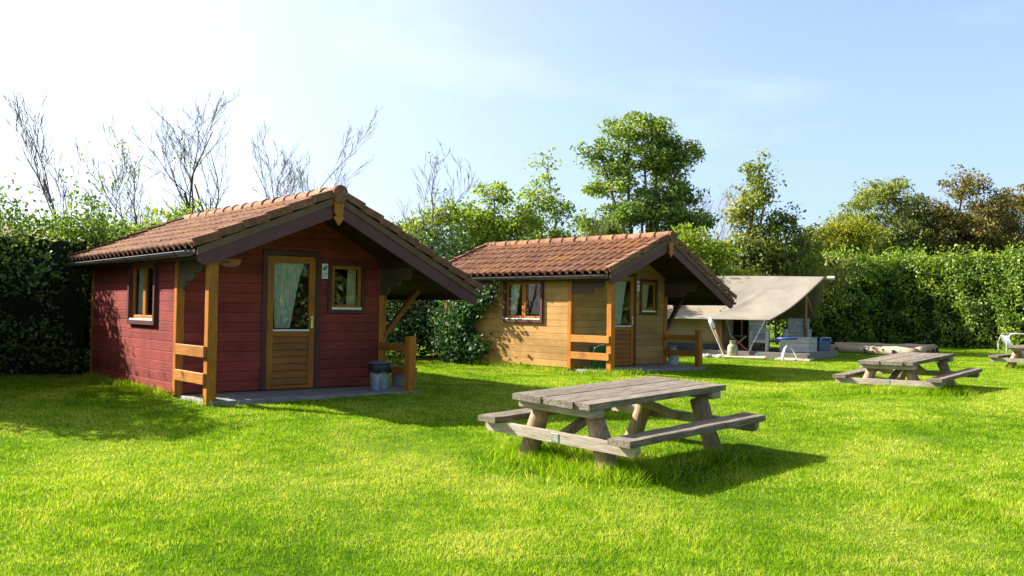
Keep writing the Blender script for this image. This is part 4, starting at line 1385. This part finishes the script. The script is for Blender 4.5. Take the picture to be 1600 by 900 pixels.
def bare_tree(name, label, x, y, height, seed, r0=0.07, levels=4, leaves=0, lmat='leaf_olive', bark='bark', spread=0.42, stems=1, lean=0.0, group='bare trees behind the cabins', fork=0.35):
    """nearly leafless tree: recursive limbs thinning into twigs"""
    rr = random.Random(seed)
    z0 = float(gz(x, y))
    root = empty(name, (x, y, z0))
    tag(root, label, 'tree', group)
    mb = MB()
    tips = []

    def grow(p, d, L, r, lv):
        n = 5 if lv < 2 else 3
        pts, rads = [p], [r]
        q, dd = p, d
        for k in range(n):
            dd = (dd + Vector((rr.gauss(0, 0.14), rr.gauss(0, 0.14), rr.gauss(0.06, 0.07)))).normalized()
            q = q + dd * (L / n)
            pts.append(q); rads.append(max(r * (1 - 0.60 * (k + 1) / n), 0.0046))
        mb.tube(pts, rads, 6 if lv == 0 else (5 if lv == 1 else 3), caps=False)
        if lv >= levels:
            tips.append(pts[-1]); tips.append(pts[-2])
            return
        nb = rr.randint(4, 6) if lv < 2 else rr.randint(3, 4)
        for k in range(nb):
            t = fork + (1 - fork) * (k + rr.random()) / nb
            i = min(int(t * n), n - 1)
            b = pts[i] + (pts[i + 1] - pts[i]) * (t * n - i)
            ax = Vector((rr.gauss(0, 1), rr.gauss(0, 1), rr.gauss(0, 0.35)))
            ax = ax - dd * ax.dot(dd)
            nd = (dd + ax.normalized() * rr.uniform(spread * 0.6, spread * 1.5) + Vector((0, 0, 0.16))).normalized()
            grow(b, nd, L * rr.uniform(0.34, 0.58), max(rads[i] * 0.58, 0.005), lv + 1)

    for s in range(stems):
        d = Vector((lean + rr.gauss(0, 0.12 + 0.12 * (stems > 1)), rr.gauss(0, 0.12), 1)).normalized()
        grow(Vector((rr.uniform(-.15, .15) * (stems > 1), rr.uniform(-.15, .15) * (stems > 1), -0.1)), d, height * 0.62 * rr.uniform(0.85, 1.05), r0 * (1 if s == 0 else 0.75), 0)
    mesh_fast(mb, 'trunk', bark, root)
    if leaves:
        t = np.array([tuple(v) for v in tips])
        lowf = t[:, 2].max()
        r = np.random.default_rng(seed)
        sel = t[r.integers(0, len(t), max(4, leaves // 14))]
        P = np.repeat(sel, 14, 0) + r.normal(size=(len(sel) * 14, 3)) * 0.12
        leaf_object('crown', P, 0.085, lmat, root, seed=seed)
    return root


def hedge(name, label, path, hgt, depth, mat, per_m2, lsize, seed, lump=0.25, group=None):
    """clipped or wild hedge along a path; leaves in a lumpy skin around inner stems and a dark sheet added to block light"""
    r = np.random.default_rng(seed)
    root = empty(name, (path[0][0], path[0][1], float(gz(*path[0]))))
    tag(root, label, 'hedge', group)
    o0 = np.array([path[0][0], path[0][1], float(gz(*path[0]))])
    pts, outs = [], []
    core = MB()
    for (a, b) in zip(path, path[1:]):
        a, b = np.array(a, float), np.array(b, float)
        L = np.linalg.norm(b - a); t = (b - a) / L
        nrm = np.array([t[1], -t[0]])
        area = L * (2 * hgt + 2 * depth)
        n = int(area * per_m2)
        u = r.random(n) * (L + depth * 0.6) - depth * 0.3
        s = r.random(n) * (2 * hgt + depth)
        # cross-section: front face, top, back face
        face = np.where(s < hgt, 0, np.where(s < hgt + depth, 1, 2))
        lum = lump * (np.sin(u * 2.1 + seed) * 0.5 + np.sin(u * 4.7 + s * 1.9) * 0.35 + np.sin(s * 5.1 + u * 1.3) * 0.35)
        inn = np.abs(r.normal(size=n)) * 0.17
        h = np.where(face == 0, s, np.where(face == 1, hgt + lum * 0.9 - inn, 2 * hgt + depth - s))
        off = np.where(face == 0, depth / 2 + lum - inn, np.where(face == 1, depth / 2 - (s - hgt), -depth / 2 - lum + inn))
        # round the shoulders
        sh = np.clip((h - hgt * 0.8) / (hgt * 0.2), 0, 1)
        off = off * (1 - 0.25 * sh ** 2)
        h = h + r.normal(size=n) * 0.05 + np.where(face == 1, lump * 0.7 * np.sin(u * 0.9 + seed) * np.sin(u * 0.37), 0)
        off = off - np.sign(off) * (face != 1) * lump * 0.9 * np.clip(np.sin(u * 3.3 + 2.2 * np.sin(h * 2.1)) * np.sin(h * 3.7 + u * 1.9 + seed), 0, 1)
        # sprays standing up above the top
        k = (face == 1) & (r.random(n) < 0.25)
        h = np.where(k, h + r.random(n) ** 2 * 0.55, h)
        P = np.stack([a[0] + t[0] * u + nrm[0] * off, a[1] + t[1] * u + nrm[1] * off, np.clip(h, 0.03, None)], 1)
        P[:, 2] += gz(P[:, 0], P[:, 1])
        O = np.stack([nrm[0] * np.sign(off), nrm[1] * np.sign(off), np.where(face == 1, 1.0, 0.2)], 1) * 0.8
        pts.append(P - o0); outs.append(O)
        # stems inside
        m = max(3, int(L / 0.4))
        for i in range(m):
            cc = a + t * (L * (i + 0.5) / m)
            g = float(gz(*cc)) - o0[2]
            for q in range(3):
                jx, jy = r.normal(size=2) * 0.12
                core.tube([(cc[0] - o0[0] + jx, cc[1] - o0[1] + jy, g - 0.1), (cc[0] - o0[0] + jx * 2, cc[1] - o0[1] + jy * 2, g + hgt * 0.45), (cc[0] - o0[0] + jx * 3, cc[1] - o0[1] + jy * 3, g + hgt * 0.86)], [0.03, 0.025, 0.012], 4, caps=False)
        w = depth * 0.26  # dark sheet added inside the leaves to stop light passing through the hedge
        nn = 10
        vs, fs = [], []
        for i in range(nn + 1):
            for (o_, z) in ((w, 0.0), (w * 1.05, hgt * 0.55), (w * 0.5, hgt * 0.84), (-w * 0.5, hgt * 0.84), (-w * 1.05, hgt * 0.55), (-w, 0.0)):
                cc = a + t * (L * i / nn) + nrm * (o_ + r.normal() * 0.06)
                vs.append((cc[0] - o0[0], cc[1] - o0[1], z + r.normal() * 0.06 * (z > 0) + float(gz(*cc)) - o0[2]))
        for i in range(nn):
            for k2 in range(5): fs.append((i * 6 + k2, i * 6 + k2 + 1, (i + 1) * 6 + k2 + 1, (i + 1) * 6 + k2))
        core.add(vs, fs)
    mesh_fast(core, 'stems_light_block', 'stems_light_block', root)
    leaf_object('foliage', np.concatenate(pts), lsize, mat, root, up=0.15, seed=seed, outward=np.concatenate(outs))
    return root


# hedge on the left, running behind the red cabin and along the left edge of the lawn
hedge('hedge', 'tall dark green hedge at the left beside the red cabin', [(-7.3, 18.6), (-7.95, 17.35), (-9.7, 16.6), (-11.5, 15.6)], 2.9, 1.1, 'leaf_hedge', 640, 0.085, 11, 0.42)
hedge('hedge', 'hedge along the left edge of the lawn shading the grass', [(-10.2, 15.4), (-8.75, 13.4), (-7.85, 11.6)], 2.8, 1.2, 'leaf_hedge', 520, 0.10, 12, 0.3)
# clipped hedge at the right end of the field
hedge('hedge', 'tall clipped green hedge closing the right side of the field', [(11.5, 39.6), (17.3, 42.0), (20.6, 38.0), (24.5, 33.0), (27.0, 27.0)], 3.9, 1.6, 'leaf_hedge_bright', 300, 0.14, 13, 0.27)

# unseen hedge added behind the camera to darken pane reflections and block low sky
hedge('hedge', 'unseen hedge added round the near side of the field, mirrored in the cabin panes', [(27.4, 26.0), (29.0, 12.0), (25.0, -8.0), (8.0, -15.0), (-10.0, -14.0)], 4.2, 1.6, 'leaf_hedge', 45, 0.30, 14, 0.35)

# shrubs between the cabins
leafy_tree('evergreen_shrub', 'large dark evergreen shrub between the two cabins', 'shrub', -2.75, 24.9,
           [(0, 0, 1.2, 1.9, 1.2), (1.3, 0.3, 1.5, 1.2, 1.4), (-1.4, 0.5, 1.4, 1.2, 1.3), (0.9, 0.0, 2.6, 1.1, 0.9), (-0.6, 0.2, 2.5, 1.2, 0.8), (0.2, -0.3, 0.55, 2.3, 0.5), (1.7, -0.2, 0.9, 1.0, 0.9), (-1.9, -0.4, 0.9, 1.1, 0.9)], 'leaf_dark', 480, 46, 0.11, 21, 0.08, spread=0.20)
leafy_tree('evergreen_shrub', 'dark shrub behind the back corner of the red cabin', 'shrub', -5.6, 22.6,
           [(0, 0, 1.1, 1.3, 1.1), (1.0, 0.3, 1.3, 1.0, 1.1), (-0.9, 0, 1.5, 1.0, 1.1)], 'leaf_dark', 160, 40, 0.10, 22, 0.07, spread=0.2)


# ivy climbing the back corner of the yellow cabin
def build_ivy():
    rr = random.Random(5); r = np.random.default_rng(5)
    base = in_cabin(1, -0.25, -3.55, -0.04)
    root = empty('ivy', base)
    tag(root, 'dark ivy climbing the back corner of the yellow cabin', 'climber')
    mb = MB(); pts = []
    ends = []
    for k in range(13):
        s = rr.uniform(-0.55, 0.5)
        h = rr.uniform(0.7, 1.95)
        p0 = in_cabin(1, -0.12, -3.55 + s * 0.5) - base
        p1 = in_cabin(1, -0.16, -3.6 + s, h) - base
        ends.append((p0, p1))
    for k in range(5):
        ends.append((in_cabin(1, -0.14, -3.3, 1.1) - base, in_cabin(1, -0.20, -2.15 - 0.25 * k, 1.72 - 0.11 * k + rr.uniform(-.04, .04)) - base))
    ends.append((in_cabin(1, -0.14, -3.1, 0.1) - base, in_cabin(1, -0.18, -2.5, 0.45) - base))
    for p0, p1 in ends:
        m = (p0 + p1) / 2 + Vector((rr.uniform(-.1, .05), rr.uniform(-.1, .05), rr.uniform(-.1, .1)))
        mb.tube([p0, m, p1], [0.014, 0.010, 0.005], 5, caps=False)
        for q in np.linspace(0.05, 1, 16):
            c = (p0 * (1 - q) + m * q) * (1 - q) + (m * (1 - q) + p1 * q) * q
            sg = 0.17 if (p1 - p0).length > 0.6 else 0.11
            pts.append(np.array(c) + r.normal(size=(26, 3)) * (sg, sg, sg * 0.8))
    mesh_fast(mb, 'stem', 'bark', root)
    P = np.concatenate(pts); P = P[P[:, 2] > 0.0]
    leaf_object('leaves', P, 0.085, 'leaf_dark', root, up=0.1, seed=6, aspect=0.8, outward=np.array([-0.6, -0.6, 0.1]))


build_ivy()

# leafy trees behind
TG = 'leafy trees behind the cabins'
leafy_tree('oak_tree', 'large full green tree rising behind the yellow cabin', 'tree', 5.0, 36.5,
           [(-0.5, 0, 8.4, 1.1, 0.65), (-1.6, 0, 7.7, 0.92, 0.59), (0.7, 0.2, 8.2, 1.1, 0.65), (1.7, 0, 7.5, 0.92, 0.55), (0.2, 0.2, 7.1, 1.59, 0.72), (-1.3, -0.3, 6.3, 1.1, 0.65), (1.0, 0, 6.0, 1.46, 0.65), (0.0, -0.5, 5.1, 1.59, 0.65), (-1.5, 0, 4.7, 1.22, 0.65), (1.9, 0.2, 5.0, 1.1, 0.65), (1.2, 0.2, 4.0, 1.59, 0.78), (-0.9, 0, 3.5, 1.95, 0.78), (0.9, 0, 2.8, 1.95, 1.04)], 'leaf_green', 470, 96, 0.15, 31, 0.17, 'pale_bark', TG, 0.23)
leafy_tree('poplar_tree', 'slender olive leafed tree right of the large green tree', 'tree', 8.9, 33.4,
           [(0.0, 0, 6.6, 0.45, 0.7), (0.2, 0, 5.7, 0.7, 0.6), (-0.5, 0, 5.0, 0.8, 0.7), (0.8, 0.2, 4.6, 0.8, 0.6), (1.6, 0, 4.0, 0.65, 0.45), (-0.2, 0, 3.8, 1.1, 0.7), (0.9, 0, 3.1, 1.2, 0.7), (-0.8, 0.2, 2.7, 1.1, 0.8), (0.3, 0, 1.8, 1.5, 0.8)],
           'leaf_olive', 300, 70, 0.14, 32, 0.13, 'pale_bark', TG, 0.24)
leafy_tree('willow_shrub', 'bright yellow green bush behind the yellow cabin gable', 'shrub', 6.1, 31.3,
           [(0.0, 0, 3.7, 0.8, 0.6), (0.7, 0, 3.0, 0.9, 0.8), (-0.7, 0, 2.9, 0.9, 0.8), (0.1, 0, 2.0, 1.4, 0.9), (1.7, 0.3, 2.0, 1.0, 0.8)], 'leaf_yellow_green', 220, 70, 0.12, 33, 0.08, 'pale_bark', TG, 0.22)
leafy_tree('birch_tree', 'thin airy tree with pointed top left of the large green tree', 'tree', 1.1, 32.2,
           [(0.06, 0, 6.24, 0.38, 0.63), (-0.25, 0, 5.3, 0.7, 0.57), (0.44, 0, 4.68, 0.7, 0.57), (-0.75, 0, 4.26, 0.77, 0.63), (0.25, 0, 3.54, 1.15, 0.69), (-1.12, 0, 3.02, 1.02, 0.8), (1.25, 0, 3.02, 1.02, 0.8), (0.0, 0, 2.08, 1.66, 0.92)], 'leaf_yellow_green', 300, 66, 0.12, 34, 0.08, 'pale_bark', TG, 0.22)
leafy_tree('birch_tree', 'airy yellow green tree above the ridge of the yellow cabin', 'tree', -0.75, 30.4,
           [(0.12, 0, 4.89, 0.64, 0.57), (-0.62, 0, 4.16, 0.9, 0.57), (0.75, 0, 3.95, 0.9, 0.69), (0.0, 0, 3.12, 1.28, 0.8), (1.0, 0.2, 2.29, 1.28, 0.92), (-1.0, 0, 2.39, 1.15, 0.92)], 'leaf_yellow_green', 300, 68, 0.12, 35, 0.08, 'pale_bark', TG, 0.22)
leafy_tree('birch_tree', 'yellow green shrubby tree right of the red cabin gable', 'tree', -2.2, 29.6,
           [(0.12, 0, 4.26, 0.77, 0.57), (-0.75, 0, 3.64, 0.9, 0.57), (0.88, 0, 3.33, 0.9, 0.69), (0.0, 0, 2.7, 1.41, 0.8), (1.0, 0.2, 1.98, 1.28, 0.92), (-1.12, 0, 1.98, 1.15, 0.92)], 'leaf_yellow_green', 300, 68, 0.12, 36, 0.08, 'pale_bark', TG, 0.22)
leafy_tree('olive_shrub', 'dark olive scrub above the tent roof', 'shrub', 9.6, 35.5,
           [(0, 0, 2.2, 1.5, 1.1), (-1.6, 0, 2.0, 1.3, 1.1), (1.7, 0, 2.3, 1.3, 1.1), (2.9, 0.4, 2.6, 1.0, 1.0), (0.6, 0, 3.1, 1.1, 0.7)], 'leaf_olive', 190, 40, 0.14, 37, 0.08, 'bark', TG, 0.25)
leafy_tree('willow_shrub', 'small bright green bush between the red cabin and bare tree', 'shrub', -3.35, 27.8,
           [(0, 0, 3.6, 0.45, 0.35), (0.5, 0, 2.9, 0.6, 0.5), (-0.4, 0, 2.5, 0.6, 0.6)], 'leaf_green', 46, 34, 0.12, 38, 0.05, 'bark', TG, 0.18)
# right-hand group over the hedge
RG = 'autumn trees above the right hedge'
leafy_tree('hawthorn_tree', 'golden yellow bush above the right hedge next to the tent', 'tree', 15.6, 46.5,
           [(0, 0, 4.9, 1.6, 1.0), (1.3, 0, 5.4, 1.3, 0.9), (-1.2, 0, 3.9, 1.2, 1.0), (0.6, 0, 3.6, 2.0, 1.2)], 'leaf_gold', 260, 76, 0.15, 41, 0.12, 'bark', RG, 0.29)
leafy_tree('hawthorn_tree', 'rounded green tree above the right hedge', 'tree', 20.0, 49.5,
           [(0, 0, 7.7, 1.8, 0.9), (-1.7, 0, 6.3, 1.4, 1.0), (1.5, 0, 6.6, 1.5, 1.0), (0, 0, 5.4, 2.4, 1.2), (-1.5, 0, 4.4, 1.8, 1.1), (1.8, 0, 4.5, 1.8, 1.2)], 'leaf_olive', 340, 76, 0.16, 42, 0.16, 'pale_bark', RG, 0.29)
leafy_tree('maple_tree', 'rust brown autumn tree above the right hedge', 'tree', 23.6, 48.5,
           [(0, 0, 8.2, 1.1, 0.8), (-1.3, 0, 6.6, 1.3, 1.0), (1.3, 0, 6.8, 1.4, 1.0), (0, 0, 5.5, 2.2, 1.1), (-1.0, 0, 4.3, 1.9, 1.1), (1.5, 0, 4.4, 1.9, 1.2)], 'leaf_rust', 340, 76, 0.16, 43, 0.16, 'bark', RG, 0.29)
leafy_tree('maple_tree', 'rust brown autumn tree cut off by the right edge', 'tree', 27.4, 49.5,
           [(0, 0, 7.5, 1.5, 1.0), (-1.5, 0, 6.4, 1.3, 1.0), (1.6, 0, 7.2, 1.5, 1.0), (0, 0, 5.2, 2.4, 1.2), (0.5, 0, 4.0, 2.2, 1.2)], 'leaf_rust', 300, 76, 0.16, 44, 0.16, 'bark', RG, 0.29)
for k, (x_, y_) in enumerate(((33.5, 19.0), (33.0, 8.0), (29.0, -4.0))):  # unseen trees added so the cabin panes mirror foliage instead of bare sky
    leafy_tree('oak_tree', ('farthest', 'middle', 'nearest')[k] + ' one of three unseen trees added at right, mirrored in the cabin panes', 'tree', x_, y_,
               [(0, 0, 7.5, 2.2, 1.6), (-2.2, 0, 5.8, 2.0, 1.5), (2.2, 0, 6.0, 2.0, 1.5), (0, 0, 4.6, 2.8, 1.4)], 'leaf_green', 130, 40, 0.36, 90 + k, 0.25, 'bark', 'unseen trees added at right', 0.6)
# foliage behind the left hedge and the red roof
leafy_tree('willow_shrub', 'yellow green bush behind the back of the red cabin roof', 'shrub', -9.4, 22.6,
           [(0, 0, 2.7, 0.9, 0.7), (1.3, 0, 2.9, 0.9, 0.7), (-1.2, 0, 2.4, 1.0, 0.8), (0.4, 0, 1.7, 1.6, 0.9), (2.3, 0, 2.4, 0.9, 0.7)], 'leaf_yellow_green', 150, 40, 0.11, 51, 0.06, 'bark', 'shrubs behind the red cabin', 0.22)
leafy_tree('willow_shrub', 'leafy sapling over the middle of the red cabin roof', 'shrub', -8.4, 24.4,
           [(0, 0, 3.9, 0.5, 0.6), (0.6, 0, 3.4, 0.6, 0.5), (-0.6, 0, 3.5, 0.5, 0.5), (0, 0, 2.4, 1.2, 0.9)], 'leaf_yellow_green', 60, 26, 0.11, 52, 0.05, 'bark', 'shrubs behind the red cabin', 0.2)
# bare trees
bare_tree('bare_tree', 'thin bare tree at the far left above the hedge', -9.95, 21.5, 6.7, 261, 0.062, 4, 70, lean=-0.03, stems=2, spread=0.36)
bare_tree('bare_tree', 'thin tree with scattered leaves left of the red roof', -9.5, 23.3, 6.8, 262, 0.058, 4, 220, 'leaf_yellow_green')
bare_tree('bare_tree', 'sparse sapling between the two thin trees at the left', -9.45, 20.9, 5.0, 267, 0.045, 4, 130, 'leaf_olive', spread=0.35)
bare_tree('bare_tree', 'largest bare tree with twisted limbs over the red roof', -7.95, 25.3, 8.5, 263, 0.085, 4, 120, spread=0.5, stems=2, fork=0.28)
bare_tree('bare_tree', 'pair of bare stems behind the ridge of the red cabin', -6.0, 27.0, 7.7, 264, 0.065, 4, 40, spread=0.42, stems=3)
bare_tree('bare_tree', 'lone bare tree right of the red cabin gable', -3.1, 27.6, 7.5, 265, 0.06, 4, 30, spread=0.45, lean=0.06, fork=0.3)
bare_tree('bare_tree', 'grey leafless tree right of the large green tree', 7.75, 38.2, 9.0, 266, 0.08, 4, 0, bark='pale_bark', spread=0.4, stems=3)
bare_tree('bare_tree', 'bare slanting stem left of the large green tree', 2.5, 33.6, 6.0, 68, 0.028, 4, 90, 'leaf_olive', lean=0.2, spread=0.35)

# ------------------------------------------------------------------ grass
def grass(name, label, X, Y, h, w, seed, lean=0.55, mat='grass_blades'):
    r = np.random.default_rng(seed)
    N = len(X)
    a = r.random(N) * 2 * np.pi
    dx, dy = np.cos(a), np.sin(a)
    h = h * r.uniform(0.55, 1.35, N)
    ln = lean * h * r.random(N) * 1.5
    la = r.random(N) * 2 * np.pi
    Z = gz(X, Y) - 0.004
    b0 = np.stack([X - dx * w / 2, Y - dy * w / 2, Z], 1)
    b1 = np.stack([X + dx * w / 2, Y + dy * w / 2, Z], 1)
    tp = np.stack([X + np.cos(la) * ln, Y + np.sin(la) * ln, Z + h], 1)
    V = np.stack([b0, b1, tp], 1).reshape(-1, 3).astype(np.float32)
    me = bpy.data.meshes.new(name)
    me.vertices.add(3 * N); me.loops.add(3 * N); me.polygons.add(N)
    me.vertices.foreach_set('co', V.ravel())
    me.loops.foreach_set('vertex_index', np.arange(3 * N, dtype=np.int32))
    me.polygons.foreach_set('loop_start', np.arange(0, 3 * N, 3, dtype=np.int32))
    me.polygons.foreach_set('loop_total', np.full(N, 3, np.int32))
    at = me.attributes.new('rnd', 'FLOAT', 'FACE')
    at.data.foreach_set('value', r.random(N).astype(np.float32))
    me.materials.append(MAT[mat])
    me.update()
    o = link(name, me)
    tag(o, label, 'grass', None, 'stuff')
    return o


def outside_footprints(X, Y):
    keep = np.ones(len(X), bool)
    for (px, py), yaw, _ in CABINS:
        a = R(yaw)
        u = (X - px) * math.cos(a) + (Y - py) * math.sin(a)
        v = (X - px) * math.sin(a) - (Y - py) * math.cos(a)
        keep &= ~((u > -0.02) & (u < W + 0.06) & (v > -D) & (v < 1.17))
    e = (X - ER.x) * TD.x + (Y - ER.y) * TD.y
    p = (X - ER.x) * TP.x + (Y - ER.y) * TP.y
    keep &= ~((e > -7) & (e < 1.05) & (p > 0.18) & (p < 4.7))
    return keep


def lawn_points(n, y0, y1, pw):
    """random points over the part of the lawn in front of the camera, thinning with distance"""
    t = rng.random(n)
    q = 2 - pw
    y = (y0 ** q + t * (y1 ** q - y0 ** q)) ** (1 / q)
    x = (rng.random(n) * 2 - 1) * (0.62 * y + 2.6)
    k = outside_footprints(x, y)
    return x[k], y[k]


gx, gy = lawn_points(1500000, 4.2, 44.0, 1.75)
# bald and brownish patches where there is less grass
bald = np.zeros(len(gx))
for (bx_, by_, br_) in ((6.1, 15.6, 0.55), (4.6, 10.4, 0.35), (1.35, 8.3, 0.45), (7.5, 16.2, 0.5), (-0.2, 21.2, 0.4), (1.1, 19.3, 0.35), (1.6, 8.6, 0.5), (-2.6, 13.2, 0.5), (-3.1, 12.75, 0.45), (3.6, 20.1, 0.4), (0.4, 9.9, 0.4), (2.3, 9.6, 0.35)):
    bald = np.maximum(bald, np.exp(-(((gx - bx_) ** 2 + ((gy - by_) * 1.6) ** 2) / br_ ** 2)))
keep = rng.random(len(gx)) > bald * 0.75
gx, gy = gx[keep], gy[keep]
grass('grass', 'short mown grass covering the whole lawn', gx, gy, 0.027 + 0.006 * np.sin(gx * 1.7 + gy) * np.sin(gy * 1.1), 0.0032 + 0.0006 * gy, 81, 0.8)

# longer tufts round table legs, posts and cabin walls
tx_, ty_ = [], []
for (cx, cy, rad, n) in ([(0.55 + 0.0 * k, 8.55, 0.5, 1) for k in range(1)] +
                         [(0.95, 8.35, 0.42, 1500), (0.35, 9.15, 0.40, 1300), (0.62, 8.75, 0.55, 1700), (2.05, 9.1, 0.30, 300), (6.5, 15.9, 0.5, 1500), (7.15, 15.7, 0.45, 1400), (7.6, 16.3, 0.35, 600), (4.55, 8.3, 0.0, 0),
                          (-4.02, 12.42, 0.16, 260), (-1.6, 14.4, 0.16, 120), (12.9, 24.0, 0.4, 500)]):
    if n < 2: continue
    tx_.append(cx + rng.normal(size=n) * rad * 0.6); ty_.append(cy + rng.normal(size=n) * rad * 0.5)
for i in (0, 1):
    n = 1300
    s = rng.random(n) * 4.1
    for X_, Y_ in ((-0.06 - np.abs(rng.normal(size=n)) * 0.09, -s),):
        a = R(CABINS[i][1]); px, py = CABINS[i][0]
        tx_.append(px + X_ * math.cos(a) + Y_ * math.sin(a)); ty_.append(py + X_ * math.sin(a) - Y_ * math.cos(a))
n = 1500
c = in_cabin(1, 0.10, 1.05)
tx_.append(c.x + rng.normal(size=n) * 0.32); ty_.append(c.y - 0.05 + rng.normal(size=n) * 0.25)
tx_ = np.concatenate(tx_); ty_ = np.concatenate(ty_)
k = outside_footprints(tx_, ty_)
tx_, ty_ = tx_[k], ty_[k]
grass('tall_grass', 'longer uncut grass tufts round table legs, posts and cabin walls', tx_, ty_, np.full(len(tx_), 0.13), np.full(len(tx_), 0.011), 82, 0.9)
# coarse darker tuft on the open lawn at the right
n = 2600
ux = 3.55 + rng.normal(size=n) * 0.33; uy = 7.35 + rng.normal(size=n) * 0.13
grass('tall_grass', 'coarse darker strip of uncut grass on the open lawn at lower right', ux, uy, np.full(n, 0.065), np.full(n, 0.009), 83, 0.7)
